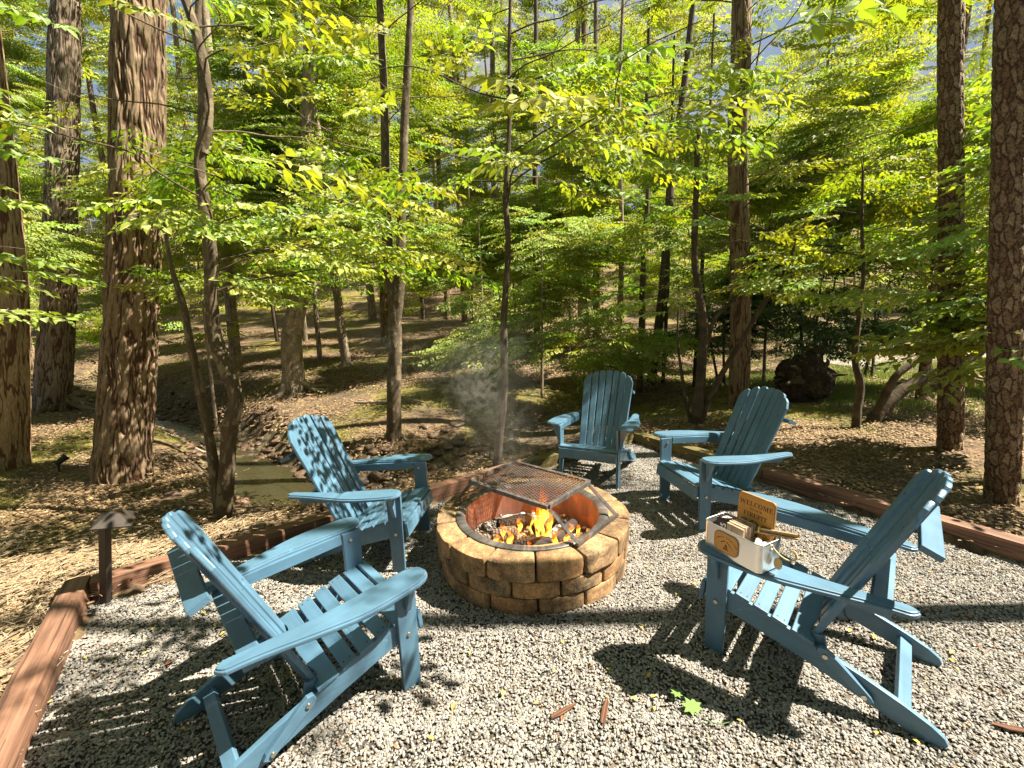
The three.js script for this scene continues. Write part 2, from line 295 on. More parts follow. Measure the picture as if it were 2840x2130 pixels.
{
  const S = 0.26, geos = [0, 1, 2, 3].map(() => gravelPatch(S * 1.12, 1050, 0.0035, 0.007)), lists = [[], [], [], []];
  for (let x = -3; x < 4.6; x += S) for (let z = -5.6; z < 0.3; z += S) if (patd(x, z) < 0.02) {
    const q = yaw(Math.floor(rnd() * 4) * Math.PI / 2 + R(-0.2, 0.2));
    lists[Math.floor(rnd() * 4)].push(compose(V(x + R(-0.02, 0.02), 0.002 + R(0, 0.004), z + R(-0.02, 0.02)), q, V(1, 1, 1)));
  }
  geos.forEach((g, i) => tag(instanced('gravel', g, M.pebble, lists[i]), 'loose grey crushed gravel covering the patio', 'gravel', null, 'stuff'));
}
function flake(len, wid, curl) {                                  // a curled dead leaf
  const a = [[0, 0], [0.35, 0.5], [0.75, 0.38], [1, 0], [0.75, -0.38], [0.35, -0.5]], y = t => curl * Math.sin(t * 2.8);
  const P = a.map(([u, w]) => [(u - 0.5) * len, y(u) * len + Math.abs(w) * curl * len * 0.9, w * wid]), c = [0, y(0.5) * len, 0], pos = [];
  for (let i = 0; i < 6; i++) pos.push(...c, ...P[i], ...P[(i + 1) % 6]);
  const g = new THREE.BufferGeometry(); g.setAttribute('position', new THREE.Float32BufferAttribute(pos, 3)); g.computeVertexNormals(); return g;
}
const litterTone = () => { const k = rnd(), v = R(0.7, 1.1); return (k < 0.45 ? [0.25, 0.16, 0.08] : k < 0.72 ? [0.33, 0.23, 0.12] : k < 0.93 ? [0.18, 0.11, 0.055] : [0.4, 0.3, 0.15]).map(c => c * v); };
function litterPatch(n, size, l0, l1) { const l = []; for (let i = 0; i < n; i++) { const s = R(l0, l1), g = flake(s, s * R(0.45, 0.7), R(-0.1, 0.16)); g.rotateX(R(-0.28, 0.28)); g.rotateZ(R(-0.22, 0.22)); g.rotateY(R(0, 6.28)); const a = R(0, 6.28), d = Math.sqrt(rnd()) * size; g.translate(Math.cos(a) * d, R(0.004, 0.022), Math.sin(a) * d); l.push(tint(g, litterTone())); } return mergeGeometries(l); }
function straw(n, size) { const l = []; for (let i = 0; i < n; i++) { const L = R(0.06, 0.2), g = new THREE.BoxGeometry(L, 0.002, 0.0035); g.deleteAttribute('uv'); g.rotateZ(R(-0.12, 0.12)); g.rotateY(R(-0.9, 0.9)); g.translate(R(-size, size), R(0.002, 0.02), R(-size, size)); const v = R(0.6, 1.2); l.push(tint(g.toNonIndexed(), [0.4 * v, 0.31 * v, 0.2 * v])); } return mergeGeometries(l); }
function slopeAt(x, z) { const e = 0.15; return V(Hm(x - e, z) - Hm(x + e, z), 2 * e, Hm(x, z - e) - Hm(x, z + e)).normalize(); }
const onSlope = (x, z, a) => new THREE.Quaternion().setFromUnitVectors(V(0, 1, 0), slopeAt(x, z)).multiply(yaw(a));
{
  const fine = [litterPatch(170, 0.36, 0.014, 0.042), litterPatch(170, 0.36, 0.014, 0.042)], far = litterPatch(190, 0.7, 0.02, 0.055), L = [[], [], []], st = [], sg = [], sm = [];
  const strawG = straw(110, 0.34);
  for (let i = 0; i < 5200; i++) {
    const z = 1 - Math.pow(rnd(), 1.5) * 22, x = R(-1, 1) * (5 + 1.15 * -z), pd = patd(x, z), [c] = creek(x, z);
    if (pd < 0.3 || lawnAt(x, z) > 0.6 || (c < 0.85 && rnd() < 0.75)) continue;
    const near = Math.hypot(x, z) < 8.5;
    if (near && x < -2 && z > -3.4 && rnd() < 0.75) { st.push(compose(V(x, Hm(x, z) + 0.004, z), onSlope(x, z, R(0, 6.28)), 1)); }
    if (mossAt(x, z) > R(0.1, 0.8) && rnd() < 0.88) continue;
    if (rnd() < 0.55 * bank(x, z) + 0.18) continue;
    L[near ? Math.floor(rnd() * 2) : 2].push(compose(V(x, Hm(x, z), z), onSlope(x, z, R(0, 6.28)), near ? R(0.9, 1.2) : R(0.9, 1.4)));
  }
  tag(instanced('leaf_litter', fine[0], M.litter, L[0]), 'brown dead leaves lying under the trees', 'leaf litter', null, 'stuff');
  tag(instanced('leaf_litter', fine[1], M.litter, L[1]), 'brown dead leaves lying around the patio', 'leaf litter', null, 'stuff');
  tag(instanced('leaf_litter', far, M.litter, L[2]), 'brown dead leaves covering the far slope', 'leaf litter', null, 'stuff');
  tag(instanced('straw_mulch', strawG, M.litter, st), 'dry straw mulch beside the left timber', 'mulch', null, 'stuff');
  // grass and moss tufts
  const blades = (n, size, h) => { const l = []; for (let i = 0; i < n; i++) { const a = R(0, 6.28), b = R(0.15, 0.6), hh = h * R(0.5, 1.2), w = h * 0.07, x = R(-size, size), z = R(-size, size); const g = new THREE.BufferGeometry(); g.setAttribute('position', new THREE.Float32BufferAttribute([x - w * Math.sin(a), 0, z + w * Math.cos(a), x + w * Math.sin(a), 0, z - w * Math.cos(a), x + Math.cos(a) * b * hh, hh, z + Math.sin(a) * b * hh], 3)); g.computeVertexNormals(); l.push(g); } return mergeGeometries(l); };
  for (let i = 0; i < 9000; i++) {
    const z = -4 - Math.pow(rnd(), 1.3) * 12, x = R(-1, 1) * (3 + 1.1 * -z); if (patd(x, z) < 0.4) continue;
    const [c] = creek(x, z); if (c < 0.6) continue;
    if (lawnAt(x, z) > rnd()) sg.push(compose(V(x, Hm(x, z), z), onSlope(x, z, R(0, 6.28)), R(0.7, 1.3)));
    else if (mossAt(x, z) > R(0.3, 1) && rnd() < 0.7) sm.push(compose(V(x, Hm(x, z), z), onSlope(x, z, R(0, 6.28)), R(0.7, 1.2)));
  }
  tag(instanced('lawn_grass', blades(130, 0.2, 0.075), M.grass, sg), 'green grass of the lawn behind the stump', 'grass', null, 'stuff');
  tag(instanced('moss', blades(170, 0.16, 0.022), M.moss, sm), 'yellow green moss on the creek bank', 'moss', null, 'stuff');
}

// ---------------------------------------------------------------- timber edging
function timberBeam(a, b, label, mat, y = 0.13) {
  const L = Math.hypot(b[0] - a[0], b[1] - a[1]), t = thing('landscape_timber', label, 'timber', [(a[0] + b[0]) / 2, 0, (a[1] + b[1]) / 2], Math.atan2(-(b[1] - a[1]), b[0] - a[0]), 'timbers edging the patio');
  const g = new THREE.BoxGeometry(L - 0.006, 0.145, 0.125, Math.ceil(L / 0.05), 4, 4), p = g.attributes.position, s0 = rnd() * 50;
  for (let i = 0; i < p.count; i++) {
    let x = p.getX(i), yy = p.getY(i), z = p.getZ(i);
    const ey = Math.abs(yy) > 0.07, ez = Math.abs(z) > 0.061; if (ey && ez) { yy *= 0.93; z *= 0.93; }
    const k = N3(x * 6 + s0, yy * 9, z * 9) * 0.004 + N3(x * 1.2 + s0, 3, z) * 0.006;
    p.setXYZ(i, x + N3(yy * 30, z * 30, s0) * 0.003 * (Math.abs(x) > L / 2 - 0.02 ? 1 : 0), yy + k, z + k * 0.8);
  }
  g.computeVertexNormals(); uvAlong(g, 'x', s0); g.translate(0, y - 0.0725, 0);
  mesh('beam', g, mat, t);
  return t;
}
{
  const C1 = [-2.526, -2.429], C2 = [1.42, -5.13], u = [(C2[0] - C1[0]), (C2[1] - C1[1])], Lu = Math.hypot(...u), nu = [u[0] / Lu, u[1] / Lu], out = [nu[1], -nu[0]];
  const o = 0.07, at1 = t => [C1[0] + nu[0] * t + out[0] * o, C1[1] + nu[1] * t + out[1] * o];
  timberBeam(at1(0.0), at1(2.02), 'reddish timber edging behind the path light and the front left chair', M.timber);
  timberBeam(at1(2.02), at1(3.2), 'short timber edging behind the far left chair, towards the fire pit', M.timber, 0.127);
  timberBeam(at1(3.2), at1(Lu - 0.01), 'mossy timber edging behind the fire pit and the back chair', M.timberMoss, 0.122);
  const d2 = [0.53, 0.848], o2 = [0.848 * 0.07, -0.53 * 0.07], at2 = t => [C2[0] + d2[0] * t + o2[0], C2[1] + d2[1] * t + o2[1]];
  timberBeam(at2(-0.1), at2(1.5), 'timber edging between the back chair and the far right chair', M.timberMoss, 0.124);
  timberBeam(at2(1.5), at2(3.9), 'reddish timber edging behind the front right chair', M.timber);
  timberBeam(at2(3.9), at2(5.2), 'timber edging at the right border of the patio', M.timber, 0.128);
  const d3 = [0.546, 0.838], o3 = [-0.838 * 0.07, 0.546 * 0.07], at3 = t => [C1[0] + d3[0] * t + o3[0], C1[1] + d3[1] * t + o3[1]];
  timberBeam(at3(-0.14), at3(2.3), 'wide reddish timber edging along the left of the patio', M.timber, 0.133);
}

// ---------------------------------------------------------------- folding garden chairs
const CH = {};
{
  const K = (g, axis, o) => uvAlong(g, axis, o ?? R(0, 9));
  // side rails that end as back feet: outline in (z, y)
  const rail = [[0.052, 0.262], [0.052, 0.322], [0.03, 0.336], [-0.1, 0.309], [-0.25, 0.262], [-0.4, 0.212], [-0.55, 0.163], [-0.68, 0.112], [-0.76, 0.074], [-0.8, 0.045], [-0.812, 0.022], [-0.805, 0.006], [-0.78, 0.0], [-0.73, 0.0], [-0.6, 0.048], [-0.45, 0.1], [-0.3, 0.15], [-0.12, 0.202], [0.0, 0.232]];
  const side = (pts, d, b) => { const g = slab(pts, d, b); g.rotateY(-Math.PI / 2); return g; };      // x of the outline becomes +z
  CH.rail = K(side(rail, 0.024, 0.0035), 'z');
  CH.leg = K(side([[-0.042, 0], [0.04, 0], [0.044, 0.25], [0.046, 0.54], [-0.048, 0.54], [-0.046, 0.25]], 0.024, 0.0035), 'y');
  CH.bracket = K(slab([[0, 0], [0, -0.16], [0.014, -0.16], [0.072, -0.012], [0.072, 0]], 0.024, 0.003), 'y');
  CH.armRail = K(plank(0.022, 0.05, 0.56), 'z');
  // paddle arm, outline in (x out, z): built flat, then laid down
  const arm = []; const W = (s) => { const a = 0.064, q = s / 0.765; return q < 0.085 ? a * Math.sqrt(Math.max(0, 1 - Math.pow(1 - q / 0.085, 2))) : q > 0.95 ? lerp(0.034, 0, ((q - 0.95) / 0.05) ** 2.2) : lerp(a, 0.034, ss(0.3, 0.95, q)) + 0.008 * Math.sin(Math.PI * Math.min(1, q * 1.9)); };
  const mid = s => { const q = s / 0.765; return 0.333 + 0.012 * Math.sin(q * 3.1) - 0.055 * ss(0.35, 1, q); };
  const n = 40, ins = [], inner = (inset) => { const o = []; for (let i = 0; i <= n; i++) { const s = 0.765 * (0.5 - 0.5 * Math.cos(Math.PI * i / n)); o.push([mid(s) + Math.max(0, W(s) - inset), -s]); } for (let i = n - 1; i > 0; i--) { const s = 0.765 * (0.5 - 0.5 * Math.cos(Math.PI * i / n)); o.push([mid(s) - Math.max(0, W(s) - inset), -s]); } return o; };
  const lay = (pts, d, b) => { const g = slab(pts, d, b); g.rotateX(Math.PI / 2); g.scale(1, 1, 1); return g; };
  const a1 = lay(inner(0), 0.016, 0.004), a2 = lay(inner(0.009).map(([x, y]) => [x, Math.max(-0.757, Math.min(-0.008, y))]), 0.012, 0.004);
  a2.translate(0, 0.009, 0); CH.arm = K(merge([a1, a2]), 'z');
  CH.slat = []; CH.slatAt = [];
  const zs = [-0.012, -0.093, -0.172, -0.25, -0.328];
  for (let i = 0; i < 5; i++) CH.slat.push(K(plank(0.54, 0.062, 0.017, 0.0035), 'x'));
  const sc = [[-0.27, 0.043], [0.27, 0.043], [0.27, -0.043], [0.236, -0.046], [0.218, -0.034], [0.2, -0.02], [0.17, -0.02], [0.12, -0.03], [0, -0.036], [-0.12, -0.03], [-0.17, -0.02], [-0.2, -0.02], [-0.218, -0.034], [-0.236, -0.046], [-0.27, -0.043]];
  CH.slatRear = K(slab(sc, 0.017, 0.003), 'x');
  CH.apron = K(plank(0.54, 0.088, 0.02, 0.0035), 'x');
  CH.nose = K(plank(0.54, 0.05, 0.02, 0.006), 'x');
  // fan back: seven slats in the plane of the back, s up from the foot
  CH.back = [];
  const top = x => 0.862 - 0.1 * Math.pow(Math.abs(x) / 0.25, 2.5);
  for (let i = -3; i <= 3; i++) {
    const cb = i * 0.0618 + Math.sign(i) * (Math.abs(i) === 3 ? 0.005 : 0), ct = i * 0.071 + Math.sign(i) * (Math.abs(i) === 3 ? 0.005 : 0), wb = Math.abs(i) === 3 ? 0.031 : 0.0262, wt = Math.abs(i) === 3 ? 0.036 : 0.031, foot = 0.0 + 0.02 * (Math.abs(i) === 3 ? 1 : 0), o = [[cb - wb, foot], [cb + wb, foot]];
    for (let k = 0; k <= 6; k++) { const x = ct + wt * (1 - k / 3), e = Math.abs(1 - k / 3); o.push([x, top(x) - 0.016 * Math.pow(e, 5)]); }
    if (Math.abs(i) === 3) { const sgn = Math.sign(i); for (const q of o) if (q[1] > 0.5 && q[0] * sgn > 0.235) q[1] -= 0.012; }
    const bs = slab(o, 0.021, 0.0055), cm = (cb + ct) / 2; bs.translate(-cm, 0, 0); bs.rotateY(-i * 0.055); bs.translate(cm, 0, 0.0036 * i * i); CH.back.push(K(bs, 'y'));
  }
  CH.brace = K(plank(0.51, 0.023, 0.072), 'x');
  CH.brace2 = K(plank(0.57, 0.023, 0.07), 'x');
  CH.tailBar = K(plank(0.47, 0.05, 0.024), 'x');
  CH.link = K(side([[-0.11, -0.034], [-0.1, -0.04], [0.0, -0.026], [0.1, -0.012], [0.118, 0.0], [0.12, 0.024], [0.1, 0.036], [0.05, 0.028], [-0.1, -0.006], [-0.118, -0.016]], 0.022, 0.003), 'z');
  CH.hinge = K(side([[-0.03, -0.06], [0.02, -0.066], [0.05, 0.02], [0.052, 0.1], [0.012, 0.108], [-0.002, 0.03]], 0.022, 0.003), 'y');
  const b = new THREE.CylinderGeometry(0.0085, 0.0095, 0.006, 12); b.rotateZ(Math.PI / 2); CH.bolt = b;
  const hole = new THREE.CylinderGeometry(0.0036, 0.0036, 0.0012, 8); CH.hole = hole;
}
M.hole = std({ color: lin(0.02, 0.025, 0.03), roughness: 0.9 });
const railTop = z => { const p = [[0.05, 0.333], [0.03, 0.336], [-0.1, 0.309], [-0.25, 0.262], [-0.4, 0.212], [-0.55, 0.163]]; for (let i = 0; i < p.length - 1; i++) if (z <= p[i][0] && z >= p[i + 1][0]) { const t = (z - p[i][0]) / (p[i + 1][0] - p[i][0]); return [lerp(p[i][1], p[i + 1][1], t), Math.atan2(p[i][1] - p[i + 1][1], p[i][0] - p[i + 1][0])]; } return [0.333, 0]; };
function makeChair() {
  const c = thing('adirondack_chair', '', 'chair', [0, 0, 0], 0, 'blue slatted chairs around the fire pit');
  const put = (name, geo, x, y, z, rx = 0, ry = 0, rz = 0, mat = M.paint, parent = c) => { const m = mesh(name, geo, mat, parent); m.position.set(x, y, z); m.rotation.set(rx, ry, rz); return m; };
  const B0 = [0.165, -0.385], tilt = Math.atan2(-0.353, 0.784), dy = Math.cos(tilt), dz = Math.sin(tilt), nrm = [dz, -dy];   // (y, z); nrm points behind
  const backAt = (s, nn) => [B0[0] + dy * s + nrm[0] * nn, B0[1] + dz * s + nrm[1] * nn];
  for (const s of [-1, 1]) {
    put('side_rail', CH.rail, s * 0.2455, 0, 0);
    const lg = put('front_leg', CH.leg, s * 0.2705, 0, 0);
    put('bolt', CH.bolt, s * 0.015, 0.262, -0.002, 0, 0, 0, M.bolt, lg);
    const br = put('bracket', CH.bracket, s * 0.2835, 0.543, 0, 0, s < 0 ? Math.PI : 0);
    put('arm_rail', CH.armRail, s * 0.2705, 0.4995, -0.335, -0.058);
    const a = put('armrest', CH.arm, 0, 0.553, 0.071, -0.058); if (s < 0) a.scale.x = -1;
    put('hinge_brace', CH.hinge, s * 0.222, 0.152, -0.43);
    const lk = put('link', CH.link, s * 0.2705, 0.155, -0.5, -0.5);
    put('bolt', CH.bolt, s * 0.014, 0.008, 0.085, 0, 0, 0, M.bolt, lk); put('bolt', CH.bolt, s * 0.014, -0.022, -0.085, 0, 0, 0, M.bolt, lk);
    put('bolt', CH.bolt, -s * 0.014, 0.5, -0.01, 0, 0, 0, M.bolt, lg);
  }
  const zs = [-0.03, -0.108, -0.184, -0.258];
  zs.forEach((z, i) => { const [y, a] = railTop(z); const m = put('seat_slat', CH.slat[i], 0, y + 0.01, z, Math.PI / 2 - a); for (const s of [-1, 1]) for (const e of [-0.014, 0.014]) if (e > 0 || i % 2) put('screw_hole', CH.hole, s * 0.247, e, -0.0086, Math.PI / 2, 0, 0, M.hole, m); });
  { const [y, a] = railTop(-0.345); put('seat_slat', CH.slatRear, 0, y + 0.01, -0.345, Math.PI / 2 - a); }
  put('seat_slat', CH.nose, 0, 0.346, 0.034, Math.PI / 2 + 0.12);
  put('apron', CH.apron, 0, 0.288, 0.066, -0.12);
  CH.back.forEach((g, i) => { const [y, z] = backAt(0, 0); const m = put('back_slat', g, 0, y, z, tilt); const k = (i - 3); for (const sv of [0.66, 0.39]) put('screw_hole', CH.hole, lerp(k * 0.0618, k * 0.071, sv), sv, 0.0108 + 0.0036 * k * k, Math.PI / 2, 0, 0, M.hole, m); if (Math.abs(k) === 3) put('screw_hole', CH.hole, k * 0.07 - Math.sign(k) * 0.012, 0.67, 0.0118 + 0.0036 * k * k, Math.PI / 2, 0, 0, M.hole, m); });
  { const [y, z] = backAt(0.655, 0.05); put('back_brace', CH.brace, 0, y, z, tilt); }
  { const [y, z] = backAt(0.375, 0.046); put('back_brace', CH.brace2, 0, y, z, tilt); }
  put('foot_bar', CH.tailBar, 0, 0.07, -0.68, 1.0);
  return c;
}
const CHAIRS = { A: [-0.6731, -1.964, 2.304], D: [1.0995, -2.1118, -2.2929], C: [1.2938, -3.2985, -1.3782], B: [0.6836, -3.9791, -0.4771], E: [-0.7256, -2.9153, 1.4578] };
const chairLabels = { A: 'blue slatted chair nearest the camera on the left, its back feet out of frame', D: 'blue slatted chair with the metal snack box on its armrest', C: 'blue slatted chair directly behind the snack box, backed by the stump', B: 'blue slatted chair facing the camera behind the fire pit', E: 'blue slatted chair left of the fire pit, back to the creek' };
{
  const first = makeChair(); let i = 0;
  for (const k of Object.keys(CHAIRS)) { const c = i++ ? first.clone() : first; if (c !== first) { c.name = numbered('adirondack_chair'); scene.add(c); } const [x, z, a] = CHAIRS[k]; c.position.set(x, 0.004, z); c.rotation.set(0, a, 0); c.userData = { ...first.userData, label: chairLabels[k] }; }
}

// ---------------------------------------------------------------- fire pit
const PIT = [0.1, -2.8];
{
  const pit = thing('fire_pit', 'round fire pit of tan stacked stone blocks with steel liner', 'fire pit', [PIT[0], 0, PIT[1]]);
  const tones = [[0.55, 0.38, 0.2], [0.5, 0.33, 0.17], [0.58, 0.41, 0.23], [0.52, 0.35, 0.18]].map(c => std({ color: lin(...c), map: texStone, bumpMap: texStoneBump, bumpScale: 0.006, roughness: 0.95 }));
  const NB = 14;
  for (let row = 0; row < 3; row++) for (let k = 0; k < NB; k++) {
    const top = row === 2, h = top ? 0.112 : 0.098, y0 = row * 0.1 + 0.002, ro = (top ? 0.627 : row ? 0.622 : 0.615) + R(-0.006, 0.006), ri = top ? 0.445 : 0.455, s0 = rnd() * 100;
    const a0 = (k + (top ? 0.47 : row ? -0.03 : 0.5)) / NB * Math.PI * 2 + Math.PI / 2, span = Math.PI * 2 / NB, gap = 0.004 / 0.6;
    const g = new THREE.BoxGeometry(2, 2, 2, 12, 8, 8), p = g.attributes.position;
    for (let i = 0; i < p.count; i++) {
      let x = p.getX(i), y = p.getY(i), z = p.getZ(i);
      const rm = q => Math.sign(q) * (1 - Math.pow(1 - Math.abs(q), 2.2)); x = rm(x); y = rm(y); z = rm(z); const pw = 16, m = Math.max(Math.abs(x), Math.abs(y), Math.abs(z)), l = Math.pow(Math.pow(Math.abs(x), pw) + Math.pow(Math.abs(y), pw) + Math.pow(Math.abs(z), pw), 1 / pw), q = m / l;
      x *= q; y *= q; z *= q;
      const chip = Math.max(0, N3(x * 2 + s0, y * 2, z * 2 + 5)) * 0.02 * (1 - q) * 8;
      const a = a0 + x * (span / 2 - gap), nz = N3(x * 2.5 + s0, y * 2.5, z * 2.5) * 0.006 + N3(x * 7 + s0, y * 7, z * 7) * 0.003;
      const r = lerp(ri, ro, (z + 1) / 2) + nz - (z > 0.5 ? chip + 0.006 * x * x : 0);
      p.setXYZ(i, Math.cos(a) * r, y0 + h * (y + 1) / 2 + N3(x * 3 + s0, 2, z * 3) * 0.003 * (y > 0 ? 1 : 0.3), Math.sin(a) * r);
    }
    g.scale(-1, 1, 1); const ix = g.index.array; for (let i = 0; i < ix.length; i += 3) { const t = ix[i]; ix[i] = ix[i + 1]; ix[i + 1] = t; }
    const gg = mergeVertices((() => { g.deleteAttribute('normal'); g.deleteAttribute('uv'); return g; })(), 1e-5); gg.computeVertexNormals(); uvAlong(gg, 'x', s0);
    mesh('stone_block', gg, tones[Math.floor(rnd() * 4)], pit);
  }
  const prof = [[0.435, 0.02], [0.435, 0.312], [0.445, 0.322], [0.47, 0.325], [0.492, 0.323], [0.498, 0.316], [0.492, 0.313], [0.449, 0.311], [0.441, 0.3], [0.441, 0.02]].map(q => new THREE.Vector2(...q));
  const liner = new THREE.LatheGeometry(prof.slice(0, 2).concat(prof.slice(8)), 72), lip = new THREE.LatheGeometry(prof.slice(1, 9), 72);
  const ul = (g, r) => { const p = g.attributes.position, uv = g.attributes.uv; for (let i = 0; i < p.count; i++) uv.setXY(i, uv.getX(i) * 3, p.getY(i)); return g; };
  const ln = mesh('steel_liner', ul(liner), M.rust, pit); ln.material = M.rust; M.rust.side = THREE.DoubleSide;
  mesh('ring_rim', ul(lip), M.ring, pit);
}
function chunk(r, sx, sy, sz, det = 2, amp = 0.3) { const g0 = new THREE.IcosahedronGeometry(1, det); g0.deleteAttribute('uv'); g0.deleteAttribute('normal'); const g = mergeVertices(g0), p = g.attributes.position, s = rnd() * 99; for (let i = 0; i < p.count; i++) { const x = p.getX(i), y = p.getY(i), z = p.getZ(i), k = 1 + amp * N3(x * 1.6 + s, y * 1.6, z * 1.6) + amp * 0.5 * N3(x * 4 + s, y * 4, z * 4); p.setXYZ(i, x * k * r * sx, y * k * r * sy, z * k * r * sz); } g.computeVertexNormals(); return uvAlong(g, 'x', s); }
const flameLight = new THREE.PointLight(lin(1, 0.42, 0.1), 0.28, 0, 2);
{
  // ash bed with lumps of ash and embers
  const bed = thing('ash_bed', 'grey white ash bed with glowing embers inside the fire pit', 'ash bed', [PIT[0], 0, PIT[1]]);
  const g = new THREE.CylinderGeometry(0.43, 0.43, 0.1, 48, 1), top = new THREE.CircleGeometry(0.43, 64, 0, Math.PI * 2); 
  const ring = new THREE.RingGeometry(0.002, 0.43, 64, 24); ring.rotateX(-Math.PI / 2); const p = ring.attributes.position; for (let i = 0; i < p.count; i++) { const x = p.getX(i), z = p.getZ(i); p.setY(i, 0.1 + 0.03 * N3(x * 9, 1, z * 9) + 0.018 * N3(x * 26, 4, z * 26)); } ring.computeVertexNormals(); uvAlong(ring, 'x');
  const u2 = ring.attributes.uv; for (let i = 0; i < p.count; i++) u2.setXY(i, p.getX(i), p.getZ(i));
  mesh('ash', ring, M.ash, bed);
  const lumps = []; for (let i = 0; i < 260; i++) { const a = R(0, 6.28), d = Math.sqrt(rnd()) * 0.4, q = chunk(R(0.006, 0.019), R(0.8, 1.5), R(0.5, 0.9), 1, 1, 0.35); q.translate(Math.cos(a) * d, 0.112 + 0.02 * rnd(), Math.sin(a) * d); const v = rnd() < 0.35 ? R(0.02, 0.06) : R(0.35, 0.62); lumps.push(tint(q.toNonIndexed(), [v, v * 0.97, v * 0.93])); }
  const lm = mesh('ash_lumps', mergeGeometries(lumps), M.pebble, bed); lm.userData.kind = 'stuff'; lm.name = 'ash_lump';
  const glow = std({ color: lin(0.1, 0.02, 0.01), emissive: lin(1, 0.16, 0.02), emissiveIntensity: 1.2 }), em = [];
  for (let i = 0; i < 60; i++) { const a = R(0, 6.28), d = Math.sqrt(rnd()) * 0.26, q = chunk(R(0.007, 0.016), R(0.8, 1.7), 0.6, 1, 1, 0.3); q.translate(Math.cos(a) * d + 0.02, 0.115, Math.sin(a) * d + 0.06); em.push(q.toNonIndexed()); }
  const e = mesh('ember', mergeGeometries(em), glow, bed); e.userData.kind = 'stuff';
  // charred logs
  const barkN = (s) => (th, l, r) => r * (0.16 * N3(Math.cos(th) * 2 + s, l * 9, Math.sin(th) * 2) + 0.1 * N3(Math.cos(th) * 6 + s, l * 22, Math.sin(th) * 6));
  const logs = [[[-0.13, 0.15, 0.16], [0.12, 0.155, 0.12], 0.042, 'charred log lying at the front of the fire'], [[0.02, 0.17, 0.02], [0.17, 0.235, -0.1], 0.05, 'split log standing up in the middle of the flames'], [[0.14, 0.15, 0.1], [0.3, 0.16, -0.12], 0.038, 'burning log along the right of the fire'], [[-0.24, 0.15, -0.13], [0.02, 0.155, -0.2], 0.045, 'dark log at the back of the fire bed'], [[-0.27, 0.15, 0.02], [-0.1, 0.165, 0.0], 0.05, 'ashen white log at the left of the fire bed']];
  logs.forEach(([a, b, r, label], i) => { const t = thing('charred_log', label, 'log', [PIT[0] + (a[0] + b[0]) / 2, (a[1] + b[1]) / 2, PIT[1] + (a[2] + b[2]) / 2], 0, 'logs burning in the fire pit'); const c = t.position, A = [a[0] + PIT[0] - c.x, a[1] - c.y, a[2] + PIT[1] - c.z], B = [b[0] + PIT[0] - c.x, b[1] - c.y, b[2] + PIT[1] - c.z]; const gl = tube([[...A, r * 0.6], [lerp(A[0], B[0], 0.06), lerp(A[1], B[1], 0.06), lerp(A[2], B[2], 0.06), r], [0, 0, 0, r * 1.05], [lerp(A[0], B[0], 0.94), lerp(A[1], B[1], 0.94), lerp(A[2], B[2], 0.94), r * 0.95], [...B, r * 0.6]], 18, barkN(i * 7), 22); mesh('log_body', gl, i === 4 ? M.ash : M.char, t); });
  // flames: twisted tongues, colour from yellow core to orange tip
  const texFlame = tex(64, 256, (u, v) => { const n = fbm(u, v, 4, 6, 3, 131), k = Math.min(1, Math.max(0, v * 1.05 + (n - 0.5) * 0.5)); return [1, lerp(0.86, 0.32, k), lerp(0.42, 0.02, Math.min(1, k * 1.6))]; }, true);
  const texFlameA = tex(64, 256, (u, v) => { const n = fbm(u, v, 5, 5, 4, 141); return Math.min(1, Math.max(0, (n - 0.25 - 0.3 * v) * 2.4)) * (1 - v ** 3) * ss(0, 0.08, v); }, false);
  texFlame.wrapT = texFlameA.wrapT = THREE.ClampToEdgeWrapping;
  const fm = new THREE.MeshStandardMaterial({ color: 0x000000, emissive: 0xffffff, emissiveMap: texFlame, emissiveIntensity: 1.9, alphaMap: texFlameA, transparent: true, opacity: 0.62, side: THREE.DoubleSide, roughness: 1, depthWrite: false });
  const fire = thing('campfire_flame', 'orange yellow flames rising from the logs in the fire pit', 'flame', [PIT[0], 0.12, PIT[1]]);
  const tongues = [[0.06, 0.0, 0.40, 0.026], [0.09, -0.03, 0.34, 0.022], [0.03, 0.05, 0.3, 0.02], [0.11, 0.02, 0.24, 0.02], [0.08, 0.1, 0.19, 0.02], [0.13, 0.15, 0.15, 0.018], [0.17, 0.19, 0.1, 0.014], [-0.2, 0.05, 0.16, 0.02], [-0.16, 0.09, 0.13, 0.018], [-0.25, 0.08, 0.1, 0.015], [-0.22, 0.12, 0.08, 0.014], [0.23, 0.03, 0.13, 0.016], [0.27, 0.1, 0.1, 0.014], [0.21, 0.1, 0.11, 0.014], [0.0, -0.06, 0.2, 0.02], [-0.05, 0.16, 0.08, 0.014], [-0.09, -0.1, 0.11, 0.016], [0.3, -0.02, 0.09, 0.014], [0.05, 0.05, 0.26, 0.024]];
  for (const [x, z, h, w] of tongues) {
    const pts = [], sx = R(0, 9); for (let i = 0; i <= 6; i++) { const t = i / 6; pts.push([x + 0.045 * N3(t * 2.2 + sx, 1, 2) * t * 1.6 + 0.02 * t, h * t, z + 0.045 * N3(3, t * 2.2 + sx, 2) * t * 1.6, w * (0.55 + 1.5 * t) * Math.pow(1 - t, 0.75) + 0.0015]); }
    const g2 = tube(pts, 10, (th, l, r) => r * 0.55 * N3(Math.cos(th) * 1.6 + sx, l * 14, Math.sin(th) * 1.6), 18), uv = g2.attributes.uv, pp = g2.attributes.position;
    for (let i = 0; i < pp.count; i++) uv.setXY(i, uv.getX(i) * 2, Math.min(0.995, Math.max(0.004, pp.getY(i) / h)));
    const m = mesh('flame_tongue', g2, fm, fire); m.castShadow = false;
  }
  flameLight.position.set(PIT[0] + 0.08, 0.32, PIT[1]); flameLight.shadow.radius = 4; flameLight.castShadow = true; flameLight.name = 'flame_light'; scene.add(flameLight);
